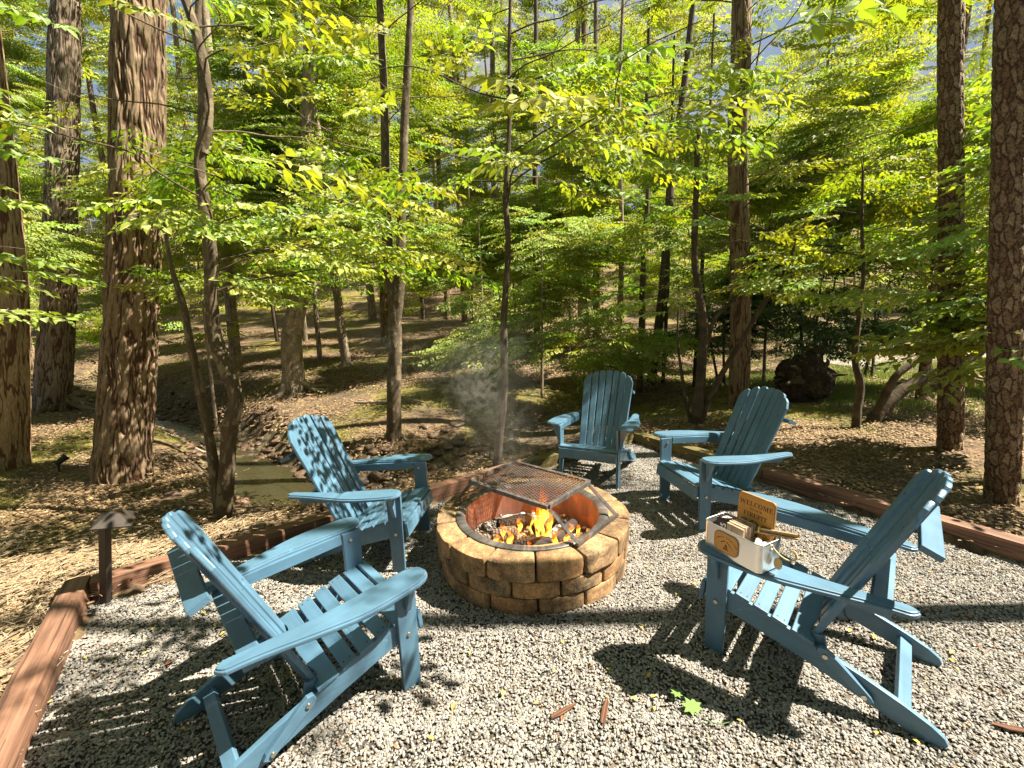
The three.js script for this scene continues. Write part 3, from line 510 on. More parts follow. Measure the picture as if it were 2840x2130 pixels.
  // smoke drifting up to the left, as thin wavy veils
  const texSmoke = tex(256, 256, (u, v) => { const n = fbm(u, v, 5, 2, 3, 151), e = Math.sin(Math.PI * u) ** 1.5 * Math.sin(Math.PI * Math.min(1, v)) ** 0.9; return Math.max(0, Math.min(1, e * (n * 1.9 - 0.42))); }, false);
  const sm = new THREE.MeshPhysicalMaterial({ color: lin(0.9, 0.88, 0.84), alphaMap: texSmoke, transparent: true, opacity: 0.05, side: THREE.DoubleSide, roughness: 1, transmission: 0.5, thickness: 0, depthWrite: false });
  const smoke = thing('smoke', 'pale smoke drifting from the fire towards the trees', 'smoke', [PIT[0], 0.3, PIT[1]]); smoke.userData.kind = 'stuff';
  for (let k = 0; k < 5; k++) {
    const pos = [], uv = [], idx = [], nu = 14, nv = 18, o = R(0, 9);
    for (let j = 0; j <= nv; j++) for (let i = 0; i <= nu; i++) { const u = i / nu, v = j / nv, w = 0.3 + 1.7 * v; const x = -0.1 - 0.55 * v + (u - 0.5) * w + 0.1 * N3(v * 3, o, u), y = 0.02 + 1.25 * v, z = -0.25 * k * 0.7 - 0.9 * v + 0.16 * N3(u * 2, v * 3, o) + 0.12 * Math.sin(u * 5 + o); pos.push(x, y, z); uv.push(u + k * 0.0, v); if (i < nu && j < nv) { const q = j * (nu + 1) + i; idx.push(q, q + 1, q + nu + 1, q + 1, q + nu + 2, q + nu + 1); } }
    const g3 = new THREE.BufferGeometry(); g3.setAttribute('position', new THREE.Float32BufferAttribute(pos, 3)); g3.setAttribute('uv', new THREE.Float32BufferAttribute(uv, 2)); g3.setIndex(idx); g3.computeVertexNormals();
    const m = mesh('smoke_veil', g3, sm, smoke); m.castShadow = false; m.userData.kind = 'stuff';
  }
}
{ // folding cooking grate over the pit
  const c = V(0.0905, 0, -2.8445), t = thing('cooking_grate', 'black steel folding grate of expanded metal standing over the fire', 'grate', [c.x, 0.322, c.z], Math.atan2(-0.66, 0.75));
  const L = 0.646, Wd = 0.463, y = 0.176, b = 0.025;                // local x is the long axis, z towards the camera
  const bar = (a, q, w = b) => { const A = V(...a), B = V(...q), d = B.clone().sub(A), g = plank(w, w, d.length() + w * 0.2, 0.0025); g.applyQuaternion(new THREE.Quaternion().setFromUnitVectors(V(0, 0, 1), d.clone().normalize())); g.translate((A.x + B.x) / 2, (A.y + B.y) / 2, (A.z + B.z) / 2); return uvAlong(g, 'x', rnd()); };
  for (const s of [-1, 1]) { mesh('frame_bar', bar([-L / 2, y, s * Wd / 2], [L / 2, y, s * Wd / 2]), M.steel, t); mesh('frame_bar', bar([s * L / 2, y + 0.0015, -Wd / 2 + 0.012], [s * L / 2, y + 0.0015, Wd / 2 - 0.012]), M.steel, t); }
  for (const s of [-1, 1]) {
    const o = s > 0 ? 0.2 : 0.145, leg = mesh('folding_leg', merge([bar([s * (L / 2 + 0.004), y - 0.016, -Wd / 2 + 0.014], [s * (L / 2 + o), 0.011, -Wd / 2 + 0.014], 0.018), bar([s * (L / 2 + 0.004), y - 0.016, Wd / 2 - 0.014], [s * (L / 2 + o), 0.011, Wd / 2 - 0.014], 0.018), bar([s * (L / 2 + o), 0.011, -Wd / 2], [s * (L / 2 + o), 0.011, Wd / 2], 0.0195)]), M.steel, t);
  }
  const st = [], dx = 0.046, dz = 0.021, hx = L / 2 - 0.008, hz = Wd / 2 - 0.008, slope = dx / dz;           // strands of the expanded metal sheet
  for (const sg of [-1, 1]) for (let k = -40; k < 40; k++) {
    let z0 = -hz, z1 = hz, x0 = k * dx + sg * slope * z0, x1 = k * dx + sg * slope * z1; const cl = (x, z, xb, zb) => { if (Math.abs(x) <= hx) return [x, z]; const xx = Math.sign(x) * hx; return [xx, z + (xx - x) / (xb - x) * (zb - z)]; };
    if (Math.max(x0, x1) < -hx || Math.min(x0, x1) > hx) continue; const p0 = cl(x0, z0, x1, z1), p1 = cl(x1, z1, x0, z0); const A = V(p0[0], y + sg * 0.0012, p0[1]), B = V(p1[0], y + sg * 0.0012, p1[1]), d = B.clone().sub(A), l = d.length(); if (l < 0.02) continue;
    const g = new THREE.BoxGeometry(0.0046, 0.003, l); g.applyQuaternion(new THREE.Quaternion().setFromUnitVectors(V(0, 0, 1), d.normalize())); g.translate((A.x + B.x) / 2, A.y, (A.z + B.z) / 2); st.push(g);
  }
  const sh = mesh('expanded_metal', merge(st), M.steel, t); sh.userData.kind = 'stuff';
}

// ---------------------------------------------------------------- lights in the garden
{
  const t = thing('path_light', 'dark bronze path light with a flat pyramid hat by the left timber', 'garden light', [-2.445, 0, -2.43]); t.rotation.z = -0.17;
  mesh('post', uvAlong((() => { const g = plank(0.042, 0.54, 0.042, 0.003); g.translate(0, 0.27, 0); return g; })(), 'y'), M.bronze, t);
  const hat = new THREE.CylinderGeometry(0.035, 0.125, 0.05, 4, 1); hat.rotateY(Math.PI / 4 + 0.5); hat.translate(0.06, 0.566, 0); mesh('hat', hat.toNonIndexed(), M.bronze, t).geometry.computeVertexNormals();
  const lip = new THREE.CylinderGeometry(0.125, 0.123, 0.008, 4, 1); lip.rotateY(Math.PI / 4 + 0.5); lip.translate(0.06, 0.537, 0); mesh('hat_rim', lip, M.bronze, t);
  const s = thing('spot_light', 'small black garden spotlight on a stake between the left trunks', 'garden light', [-5.3, Hm(-5.3, -5.05), -5.05], 0.9);
  const can = new THREE.CylinderGeometry(0.036, 0.03, 0.11, 16); can.rotateZ(-0.95); can.translate(0.03, 0.14, 0); mesh('lamp_can', can, M.black, s);
  const hood = new THREE.CylinderGeometry(0.042, 0.04, 0.03, 16, 1, true); hood.rotateZ(-0.95); hood.translate(0.072, 0.17, 0); const bm = mesh('hood', hood, M.black, s); M.black.side = THREE.DoubleSide;
  mesh('stake', (() => { const g = new THREE.CylinderGeometry(0.012, 0.008, 0.16, 8); g.translate(0, 0.05, 0); return g; })(), M.black, s);
}

// ---------------------------------------------------------------- snack box on the armrest
function canvasTex(w, h, draw) { const c = document.createElement('canvas'); c.width = w; c.height = h; const x = c.getContext('2d'); draw(x, w, h); const t = new THREE.CanvasTexture(c); t.colorSpace = THREE.SRGBColorSpace; return t; }
function woodFill(x, w, h, a) { x.fillStyle = a; x.fillRect(0, 0, w, h); for (let i = 0; i < 70; i++) { x.fillStyle = `rgba(${rnd() < 0.5 ? '110,66,18' : '226,176,96'},${R(0.05, 0.16)})`; x.fillRect(R(0, w), 0, R(1, 6), h); } }
const ink = '#3a1a08';
function drawFire(x, cx, cy, s) {
  x.fillStyle = ink; x.beginPath(); x.moveTo(cx, cy - s); x.quadraticCurveTo(cx + s * 0.65, cy - s * 0.2, cx + s * 0.42, cy + s * 0.35); x.quadraticCurveTo(cx + s * 0.1, cy + s * 0.55, cx - s * 0.3, cy + s * 0.38); x.quadraticCurveTo(cx - s * 0.6, cy, cx - s * 0.2, cy - s * 0.35); x.quadraticCurveTo(cx - s * 0.05, cy - s * 0.5, cx, cy - s); x.fill();
  x.fillStyle = '#c98f4a'; x.beginPath(); x.moveTo(cx + s * 0.05, cy - s * 0.25); x.quadraticCurveTo(cx + s * 0.28, cy + s * 0.1, cx + s * 0.08, cy + s * 0.32); x.quadraticCurveTo(cx - s * 0.22, cy + s * 0.2, cx + s * 0.05, cy - s * 0.25); x.fill();
  x.strokeStyle = ink; x.lineCap = 'round'; x.lineWidth = s * 0.22; x.beginPath(); x.moveTo(cx - s * 0.7, cy + s * 0.5); x.lineTo(cx + s * 0.7, cy + s * 0.85); x.moveTo(cx + s * 0.7, cy + s * 0.5); x.lineTo(cx - s * 0.7, cy + s * 0.85); x.stroke();
}
function drawSkewer(x, ax, ay, bx, by, s) { x.strokeStyle = ink; x.lineWidth = s * 0.16; x.beginPath(); x.moveTo(ax, ay); x.lineTo(bx, by); x.stroke(); x.fillStyle = ink; for (const t of [0.12, 0.34, 0.56]) { x.beginPath(); x.ellipse(ax + (bx - ax) * t, ay + (by - ay) * t, s * 0.36, s * 0.3, Math.atan2(by - ay, bx - ax), 0, 7); x.fill(); } }
function drawChair(x, cx, cy, s, f) { x.strokeStyle = ink; x.lineWidth = s * 0.13; x.lineCap = 'round'; x.beginPath(); for (let i = 0; i < 5; i++) { x.moveTo(cx + f * (-0.05 + i * 0.1) * s * 1.5, cy); x.lineTo(cx + f * (-0.42 + i * 0.17) * s * 1.3, cy - s * (1.15 - 0.08 * Math.abs(i - 2))); } x.moveTo(cx - f * s * 0.5, cy - s * 0.4); x.lineTo(cx + f * s * 0.8, cy - s * 0.3); x.moveTo(cx - f * s * 0.1, cy + s * 0.05); x.lineTo(cx + f * s * 0.85, cy + s * 0.16); x.moveTo(cx + f * s * 0.7, cy - s * 0.3); x.lineTo(cx + f * s * 0.72, cy + s * 0.7); x.moveTo(cx + f * s * 0.4, cy + s * 0.2); x.lineTo(cx - f * s * 0.5, cy + s * 0.7); x.stroke(); }
const flatUV = (g, w, h) => { const p = g.attributes.position, uv = new Float32Array(p.count * 2); for (let i = 0; i < p.count; i++) { uv[2 * i] = p.getX(i) / w + 0.5; uv[2 * i + 1] = p.getY(i) / h + 0.5; } g.setAttribute('uv', new THREE.BufferAttribute(uv, 2)); return g; };
{
  const TH = -1.103, cy = 0.5635, cc = V(0.962, cy, -1.797);
  const world = (x, y, z) => [cc.x + x * Math.cos(TH) + z * Math.sin(TH), cc.y + y, cc.z - x * Math.sin(TH) + z * Math.cos(TH)];
  const t = thing('snack_box', 'open tin snack box with an engraved wooden plaque on the armrest', 'tin box', world(0, 0, 0), TH);
  const L = 0.27, Wd = 0.14, h = 0.122, shp = new THREE.Shape(roundRect(L, Wd, 0.022, 6).map(p => new THREE.Vector2(...p))); shp.holes.push(new THREE.Path(roundRect(L - 0.004, Wd - 0.004, 0.02, 6).map(p => new THREE.Vector2(...p))));
  const wall = new THREE.ExtrudeGeometry(shp, { depth: h, bevelEnabled: false }); wall.rotateX(-Math.PI / 2); mesh('wall', wall, M.tin, t);
  const base = slab(roundRect(L - 0.005, Wd - 0.005, 0.02, 6), 0.003, 0); base.rotateX(Math.PI / 2); base.translate(0, 0.0025, 0); mesh('base', base, M.tin, t);
  const rimP = roundRect(L, Wd, 0.022, 6).map(p => V(p[0], h, -p[1])), rim = new THREE.TubeGeometry(new THREE.CatmullRomCurve3(rimP, true), 90, 0.0026, 8, true); mesh('rolled_rim', rim, M.tin, t);
  for (const x of [-0.045, 0.045]) { const d = plank(0.003, 0.09, Wd - 0.008, 0.0005); d.translate(x, 0.05, 0); mesh('divider', d, M.tin, t); }
  const pq = mesh('plaque', slab(roundRect(0.118, 0.092, 0.026, 6), 0.004, 0.001), std({ color: lin(0.36, 0.2, 0.08), roughness: 0.7 }), t); pq.position.set(-0.018, 0.062, Wd / 2 + 0.002);
  const tp = canvasTex(512, 400, (x, w, hh) => {
    woodFill(x, w, hh, '#c8924e'); x.fillStyle = ink; x.font = 'bold 58px sans-serif'; x.textAlign = 'center'; x.textBaseline = 'middle';
    const s = "S'more Station"; [...s].forEach((ch, i) => { const a = (i - (s.length - 1) / 2) * 0.142; x.save(); x.translate(w / 2 + Math.sin(a) * 300, 372 - Math.cos(a) * 300); x.rotate(a); x.fillText(ch, 0, 0); x.restore(); });
    drawFire(x, 256, 275, 72); drawSkewer(x, 236, 150, 110, 230, 42); drawSkewer(x, 276, 150, 410, 280, 42);
  });
  const pf = mesh('engraving', flatUV(new THREE.ShapeGeometry(new THREE.Shape(roundRect(0.108, 0.083, 0.022, 6).map(p => new THREE.Vector2(...p)))), 0.108, 0.083), std({ map: tp, roughness: 0.75 }), pq); pf.position.z = 0.0024;
  for (const s of [-1, 1]) { const lg = new THREE.TorusGeometry(0.009, 0.0018, 8, 20); lg.rotateY(Math.PI / 2); lg.translate(s * (L / 2 + 0.002), 0.1, 0); mesh('eyelet', lg, M.tin, t); }
  const rope = std({ color: lin(0.5, 0.36, 0.18), roughness: 1, bumpMap: texRough, bumpScale: 0.002 });
  mesh('rope_handle', tube([[L / 2 + 0.004, 0.1, 0, 0.0035], [L / 2 + 0.03, 0.075, -0.01, 0.0035], [L / 2 + 0.055, 0.06, -0.03, 0.0035], [L / 2 + 0.075, 0.075, -0.045, 0.0035], [L / 2 + 0.062, 0.094, -0.052, 0.0035], [L / 2 + 0.048, 0.095, -0.05, 0.003]], 7, null, 26), rope, t);
  const tg = mesh('wooden_tag', chunk(0.02, 0.9, 1.25, 0.35, 2, 0.08), std({ color: lin(0.55, 0.38, 0.17), roughness: 0.6 }), t); tg.position.set(L / 2 + 0.022, 0.035, -0.012);
  // welcome board leaning in the back of the box
  const sg = thing('welcome_board', 'small wooden board engraved with a fire pit welcome, standing in the snack box', 'sign', world(0.02, 0.006, -0.052), TH), bw = 0.168, bh = 0.252;
  const bd = slab(roundRect(bw, bh, 0.016, 6), 0.012, 0.002); bd.translate(0, bh / 2, 0); uvAlong(bd, 'y'); mesh('board', bd, std({ color: lin(0.56, 0.34, 0.13), map: texTimber, roughness: 0.6 }), sg).rotation.x = -0.05;
  const ts = canvasTex(512, 768, (x, w, hh) => {
    woodFill(x, w, hh, '#bd8636'); x.fillStyle = ink; x.textAlign = 'center'; x.textBaseline = 'middle';
    x.font = 'bold 88px serif'; x.fillText('WELCOME', 256, 112); x.font = 'bold 46px serif'; x.fillText('TO OUR', 256, 186); x.font = 'bold 84px serif'; x.fillText('FIREPIT', 256, 262);
    drawChair(x, 108, 430, 78, 1); drawChair(x, 404, 430, 78, -1); drawFire(x, 256, 440, 54); drawSkewer(x, 244, 330, 180, 376, 30); drawSkewer(x, 268, 330, 340, 420, 30); x.fillStyle = ink; x.font = 'bold 52px serif'; x.fillText('WHERE FRIENDS', 256, 548, 470);
  });
  const f2 = mesh('engraving', flatUV(new THREE.ShapeGeometry(new THREE.Shape(roundRect(bw - 0.006, bh - 0.006, 0.014, 6).map(p => new THREE.Vector2(...p)))), bw - 0.006, bh - 0.006), std({ map: ts, roughness: 0.65 }), sg.children[0]); f2.position.set(0, bh / 2, 0.0068);
  // chocolate
  const ck = thing('chocolate_pack', 'dark brown chocolate packet in the left compartment of the snack box', 'food packet', world(-0.092, 0.006, -0.012), TH + 0.12);
  const cb = slab(roundRect(0.066, 0.118, 0.006, 3), 0.05, 0.004); cb.translate(0, 0.06, 0); mesh('wrapper', cb, std({ color: lin(0.03, 0.012, 0.01), roughness: 0.35 }), ck).rotation.x = -0.12;
  const tc = canvasTex(256, 512, (x, w, hh) => { x.fillStyle = '#22100d'; x.fillRect(0, 0, w, hh); x.fillStyle = '#d8d4cf'; x.font = 'bold 150px sans-serif'; x.save(); x.translate(w / 2 + 4, hh / 2); x.rotate(-Math.PI / 2); x.textAlign = 'center'; x.textBaseline = 'middle'; x.fillText('HERS', 0, 0, 440); x.restore(); });
  const c2 = mesh('print', flatUV(new THREE.PlaneGeometry(0.06, 0.108), 0.06, 0.108), std({ map: tc, roughness: 0.35 }), ck.children[0]); c2.position.set(0, 0.06, 0.0256);
  const c3 = mesh('print', flatUV(new THREE.PlaneGeometry(0.06, 0.044), 0.06, 0.108), std({ map: tc, roughness: 0.35 }), ck.children[0]); c3.rotation.x = -Math.PI / 2; c3.position.set(0, 0.1195, 0);
  // crackers
  const cr = thing('cracker_stack', 'stack of cream cracker packets in the middle of the snack box', 'food packet', world(0, 0.006, 0.006), TH);
  for (let i = 0; i < 6; i++) { const g = plank(0.078, 0.14 + R(-0.006, 0.006), 0.013, 0.003); g.translate(0, 0.07, -0.036 + i * 0.0145); uvAlong(g, 'y', i); const m = mesh('cracker_packet', g, std({ color: i % 2 ? lin(0.72, 0.58, 0.38) : lin(0.85, 0.76, 0.6), map: texTimber, roughness: 0.5 }), cr); m.rotation.z = R(-0.03, 0.03); }
  // marshmallow bag
  const mb = thing('marshmallow_bag', 'crumpled white plastic bag in the right compartment of the snack box', 'bag', world(0.09, 0.058, 0), TH);
  mesh('bag_film', chunk(0.05, 0.74, 1.02, 0.98, 4, 0.42), new THREE.MeshPhysicalMaterial({ color: lin(0.85, 0.85, 0.85), roughness: 0.25, clearcoat: 0.6 }), mb);
  // skewers
  const sk = thing('skewer_bundle', 'bundle of pale wooden skewers lying across the right end of the snack box', 'skewers', world(0.09, 0.128, -0.045), TH + 0.25);
  for (let i = 0; i < 7; i++) { const g = plank(0.155 + R(-0.01, 0.01), 0.0065, 0.0065, 0.001); uvAlong(g, 'x', i); g.rotateZ(0.14); const m = mesh('skewer', g, std({ color: lin(0.68, 0.5, 0.26), map: texTimber, roughness: 0.7 }), sk); m.position.set(0.03, 0.004 + (i % 3) * 0.0072, Math.floor(i / 3) * 0.0078 - 0.008); m.rotation.y = (i - 3) * 0.015 + (i === 0 ? 0.16 : 0); }
  const band = new THREE.TorusGeometry(0.0135, 0.0028, 8, 20); band.rotateY(Math.PI / 2); band.translate(-0.035, 0.003, 0); mesh('rubber_band', band, std({ color: lin(0.75, 0.5, 0.06), roughness: 0.5 }), sk);
}

// ---------------------------------------------------------------- foliage
function leafGeo(len, wid, fold, droop, tris6 = true) {           // from the origin along +x
  const y = t => -droop * t * t * len, e = fold * wid;
  const b = [0, 0, 0], m = [0.52 * len, y(0.52), 0], t = [len, y(1), 0], pos = [];
  for (const s of [-1, 1]) {
    const l1 = [0.24 * len, y(0.24) + e, s * wid * 0.43], l2 = [0.62 * len, y(0.62) + e * 1.05, s * wid * 0.44], o = tris6 ? [b, m, l1, m, l2, l1, m, t, l2] : [b, t, [0.45 * len, y(0.45) + e, s * wid * 0.5]];
    for (const q of o) pos.push(...q);
  }
  const g = new THREE.BufferGeometry(); g.setAttribute('position', new THREE.Float32BufferAttribute(pos, 3)); return g;
}
const stick = (a, b, r) => { const g = new THREE.CylinderGeometry(r * 0.5, r, 1, 4, 1, true); g.translate(0, 0.5, 0); const A = V(...a), B = V(...b), d = B.clone().sub(A); g.scale(1, d.length(), 1); g.applyQuaternion(new THREE.Quaternion().setFromUnitVectors(V(0, 1, 0), d.normalize())); g.translate(...a); g.deleteAttribute('uv'); const q = g.toNonIndexed(); q.deleteAttribute('normal'); return q; };
function spray(L, nSide, leaf, hi) {                               // a flat leafy twig along +x
  const l = [], add = (x, z, a, y, sc) => { const s = leaf * sc * R(0.75, 1.2), g = leafGeo(s, s * R(0.5, 0.62), R(0.05, 0.3), R(0.05, 0.4), hi); g.rotateX(R(-0.55, 0.55)); g.rotateZ(R(-0.55, 0.1)); g.rotateY(a); g.translate(x, y, z); l.push(g); };
  const droop = x => -0.16 * x * x / L;
  if (hi) l.push(stick([0, 0, 0], [L * 0.5, droop(L * 0.5), 0.01], 0.0032), stick([L * 0.5, droop(L * 0.5), 0.01], [L, droop(L), 0], 0.0018));
  for (let k = 0; k < nSide; k++) {
    const x = L * (0.12 + 0.8 * k / nSide), sg = k % 2 ? 1 : -1, sl = L * R(0.3, 0.5) * (1 - 0.5 * k / nSide), a = sg * R(0.65, 1.0), ex = x + Math.cos(a) * sl, ez = Math.sin(a) * sl, y = droop(x);
    if (hi) l.push(stick([x, y, 0], [ex, y - 0.03, ez], 0.0016));
    const n = Math.max(2, Math.round(sl / (leaf * 0.52)));
    for (let i = 0; i < n; i++) { const t = (i + 0.7) / n, s2 = i % 2 ? 1 : -1; add(lerp(x, ex, t), lerp(0, ez, t), -a + s2 * R(0.4, 0.95) * (i === n - 1 ? 0.2 : 1), y - 0.03 * t, 1); }
  }
  for (let i = 0; i < 3; i++) add(L * (0.82 + 0.08 * i), 0, (i - 1) * 0.6, droop(L * 0.9), 0.95);
  const g = mergeGeometries(l); g.computeVertexNormals(); return g;
}
const SPRAY = { near: [0, 1, 2].map(() => spray(0.52, 7, 0.072, true)), mid: [0, 1, 2].map(() => spray(0.62, 11, 0.057, false)), far: [0, 1].map(() => spray(1.0, 11, 0.105, false)), holly: [spray(0.5, 9, 0.06, false)] };
// where the canopy lets the sun reach the patio
function sunGap(x, y, z) {
  const gx = x - 0.75 * (y - 0.2), gz = z - 0.02 * y;
  if (y < 1.0) return true;
  const n = N3(gx * 0.75, 5.5, gz * 1.5) + 0.5 * N3(gx * 2, 8.5, gz * 3.5);
  if (patd(gx, gz) < 0.5) return gx < -0.55 ? n > 0.12 : n > (gx > 2.2 && gz < -3 ? 0.2 : 0.52);
  if (gz > 1.5) return true;
  if (y < H(x, z) + 3.6) return N3(gx * 0.5, 5.5, gz * 0.75) + 0.35 * N3(gx * 1.7, 8.5, gz * 2.2) > (gz > -4.6 ? -0.22 : 0.03) + 0.3 * bank(gx, gz);
  return N3(gx * 0.3, 5.5, gz * 0.42) + 0.3 * N3(gx * 0.9, 8.5, gz * 1.3) > 0.11 + 0.3 * bank(gx, gz);
}
const UP = V(0, 1, 0);
function pathAt(path, h) { for (let i = 0; i < path.length - 1; i++) if (h <= path[i + 1][1] || i === path.length - 2) { const t = Math.min(1, Math.max(0, (h - path[i][1]) / (path[i + 1][1] - path[i][1] || 1))); return path[i].map((v, k) => lerp(v, path[i + 1][k], t)); } return path[path.length - 1]; }
function growCrown(tree, base, path, o) {
  const mats = [], cols = [], limbs = [];
  for (let i = 0; i < o.limbs; i++) {
    const hh = base[1] + lerp(o.h0, o.h1, (i + rnd()) / o.limbs), p = pathAt(path, hh), az = o.az ? lerp(o.az[0], o.az[1], rnd()) : R(0, 6.283), L = o.len * R(0.55, 1) * (1 - 0.45 * (hh - base[1] - o.h0) / (o.h1 - o.h0 + 0.01)), el = o.elev ?? 0.28;
    const d = V(Math.cos(az), 0, Math.sin(az)), sd = V(-d.z, 0, d.x), bend = R(-0.25, 0.25), pts = [];
    const r0 = Math.min(p[3] * 0.45, 0.003 + 0.0033 * L), w1 = R(0, 9);
    for (let k = 0; k <= 7; k++) { const t = k / 7; const wg = 0.16 * L * N3(w1, t * 3.2, 0.5) * Math.min(1, t * 3); pts.push([p[0] + d.x * L * t + sd.x * (bend * L * t * t + wg) + 0.04 * G() * t, p[1] + L * (el * t - 0.32 * el * 2 * t * t) + 0.12 * L * N3(4, w1, t * 3) * t, p[2] + d.z * L * t + sd.z * (bend * L * t * t + wg) + 0.04 * G() * t, lerp(r0, 0.002, t)]); }
    limbs.push(pts);
    const w = o.spread ?? 0.5;
    for (let k = 0; k < o.per; k++) {
      const t = Math.pow(R(o.from ?? 0.03, 1), 0.65), q = pathOn(pts, t), off = G() * w * L * (0.25 + 0.6 * (1 - Math.abs(t - 0.6)));
      const pos = V(q[0] + sd.x * off + 0.08 * G(), q[1] - 0.06 * Math.abs(off) + G() * (o.thick ?? 0.16), q[2] + sd.z * off + 0.08 * G());
      if (!sunGap(pos.x, pos.y, pos.z)) continue;
      if (pos.y < (o.low ?? 1.2) + Hm(pos.x, pos.z) || Math.hypot(pos.x, pos.y - 1.66, pos.z) < 1.25) continue;
      if (o.cut && o.cut(pos)) continue;
      const dir = d.clone().multiplyScalar(1).addScaledVector(sd, Math.sign(off) * R(0.1, 1.2) + G() * 0.3).addScaledVector(UP, R(-0.35, 0.15)).normalize();
      const z = dir.clone().cross(UP).normalize().addScaledVector(UP, G() * 0.35).normalize(), yv = z.clone().cross(dir).normalize(); z.crossVectors(dir, yv);
      mats.push(new THREE.Matrix4().makeBasis(dir, yv, z).scale(V(1, 1, 1).multiplyScalar((o.scale ?? 1) * R(0.75, 1.25))).setPosition(pos.x - base[0], pos.y - base[1], pos.z - base[2]));
      const v = R(0.7, 1.25), yl = R(0.72, 1.3); cols.push(lin(v * yl, v, v * R(0.6, 1.1)));
    }
  }
  return { mats, cols, limbs };
}
function pathOn(pts, t) { const k = t * (pts.length - 1), i = Math.min(pts.length - 2, Math.floor(k)); return pts[i].map((v, e) => lerp(v, pts[i + 1][e], k - i)); }
const barkRelief = (amp, rep) => (th, l, r) => amp * (barkF(th / (2 * Math.PI) * rep, l * 0.7) - 0.6) + 0.05 * r * N3(Math.cos(th) * 1.1, l * 0.5, Math.sin(th) * 1.1);
const plateRelief = (amp, rep) => (th, l, r) => amp * (plateF(th / (2 * Math.PI) * rep, l * 1.7) - 0.6) + 0.05 * r * N3(Math.cos(th) * 1.1, l * 0.6, Math.sin(th) * 1.1);
const furrow = (amp, kx, ky, s) => (th, l, r) => { const x = Math.cos(th) * r * kx, z = Math.sin(th) * r * kx; const a = 1 - Math.abs(N3(x + s, l * ky, z) + 0.45 * N3(x * 2.3 + s, l * ky * 1.7, z * 2.3)) * 2.4; return amp * (0.5 - Math.max(0, a)) + amp * 0.35 * N3(x * 4, l * 14, z * 4) + 0.05 * r * N3(Math.cos(th) * 1.1 + s, l * 0.5, Math.sin(th) * 1.1); };
const lumpy = (amp, s) => (th, l, r) => r * amp * N3(Math.cos(th) * 1.4 + s, l * 3.2, Math.sin(th) * 1.4) + r * amp * 0.4 * N3(Math.cos(th) * 3 + s, l * 9, Math.sin(th) * 3);
// stems: arrays of [x,y,z,r] in world space; the first is the trunk
function tree(name, label, category, stems, mat, o = {}, group) {
  const b = stems[0][0], base = [b[0], Math.min(b[1], Hm(b[0], b[2]) + 0.02), b[2]];
  const t = thing(name, label, category, base, 0, group);
  const loc = s => s.map(p => [p[0] - base[0], p[1] - base[1], p[2] - base[2], p[3]]);
  stems.forEach((s, i) => {
    let q = loc(s); if (!i) q = [[q[0][0], q[0][1] - 0.25, q[0][2], q[0][3] * (o.flare ?? 1.35)], ...q];
    mesh(i ? 'stem' : 'trunk', tube(q, o.segs ?? 14, o.disp ?? lumpy(0.16, b[0]), o.rows ?? q.length * 6), mat, t);
  });
  if (o.roots) for (let i = 0; i < o.roots; i++) { const a = i / o.roots * 6.283 + R(-0.3, 0.3), r = b[3], L = r * R(2, 3.4), pts = [[Math.cos(a) * r * 0.5, r * 1.3, Math.sin(a) * r * 0.5, r * 0.4]]; for (const k of [0.35, 0.7, 1]) { const x = Math.cos(a + k * 0.3) * (r * 0.6 + L * k), z = Math.sin(a + k * 0.3) * (r * 0.6 + L * k); pts.push([x, Hm(base[0] + x, base[2] + z) - base[1] + r * 0.28 * (1 - k) - 0.02 * k, z, r * lerp(0.34, 0.08, k)]); } mesh('root', tube(pts, 9, lumpy(0.2, i), 12), mat, t); }
  if (o.crown) for (const c of [].concat(o.crown)) {
    const kind = SPRAY[c.kind || 'mid'], res = growCrown(t, base, c.stem ? stems[c.stem] : stems[0], c);
    if (c.branches !== false) res.limbs.forEach(pts => { mesh('branch', tube(loc(pts), 6, null, 14), mat, t); });
    if (res.mats.length) instanced('crown', kind[Math.floor(rnd() * kind.length)], c.mat || M.leaf, res.mats, t, res.cols);
  }
  return t;
}
const ext = (pts, r0, r1, h) => { const q = pts.map((p, i) => [...p, lerp(r0, r1, i / (pts.length - 1))]); if (h) { const l = q[q.length - 1], m = q[q.length - 2], k = (h - l[1]) / (l[1] - m[1]); q.push([l[0] + (l[0] - m[0]) * k * 0.5, h, l[2], r1 * 0.7]); } return q; };

// big trunks
tree('tulip_tree', 'thick deeply furrowed brown trunk between the grey trunk and the crooked sapling', 'tree', [ext([[-4.57, -0.16, -5.04], [-4.37, 0.66, -5.04], [-4.16, 1.59, -5.04], [-3.92, 2.65, -5.04], [-3.75, 3.46, -5.04], [-3.42, 5.3, -5.04]], 0.25, 0.215), [[-3.43, 5.2, -5.04, 0.215], [-3.2, 9, -5.04, 0.17], [-3.1, 15, -5.04, 0.08]]].map((s, i) => { if (!i) { s[0][3] = 0.285; s[1][3] = 0.25; } return s; }), M.bark, { segs: 220, rows: 330, flare: 1.25, disp: barkRelief(0.028, 2), crown: { stem: 1, h0: 8, h1: 15, limbs: 10, len: 4, per: 9, kind: 'far', scale: 0.8, elev: 0.6, branches: false } });
tree('oak_tree', 'pale tan cracked trunk at the left edge, cut off by the frame', 'tree', [ext([[-6.11, -0.05, -5.2], [-5.91, 0.84, -5.2], [-5.67, 1.94, -5.2], [-5.53, 2.92, -5.2], [-5.39, 4.02, -5.2], [-5.31, 4.87, -5.2]], 0.235, 0.17, 14)], M.barkTan, { segs: 120, rows: 300, flare: 1.3, disp: barkRelief(0.012, 3), crown: { h0: 7, h1: 14, limbs: 10, len: 4, per: 9, kind: 'far', scale: 0.8, elev: 0.6, branches: false } });
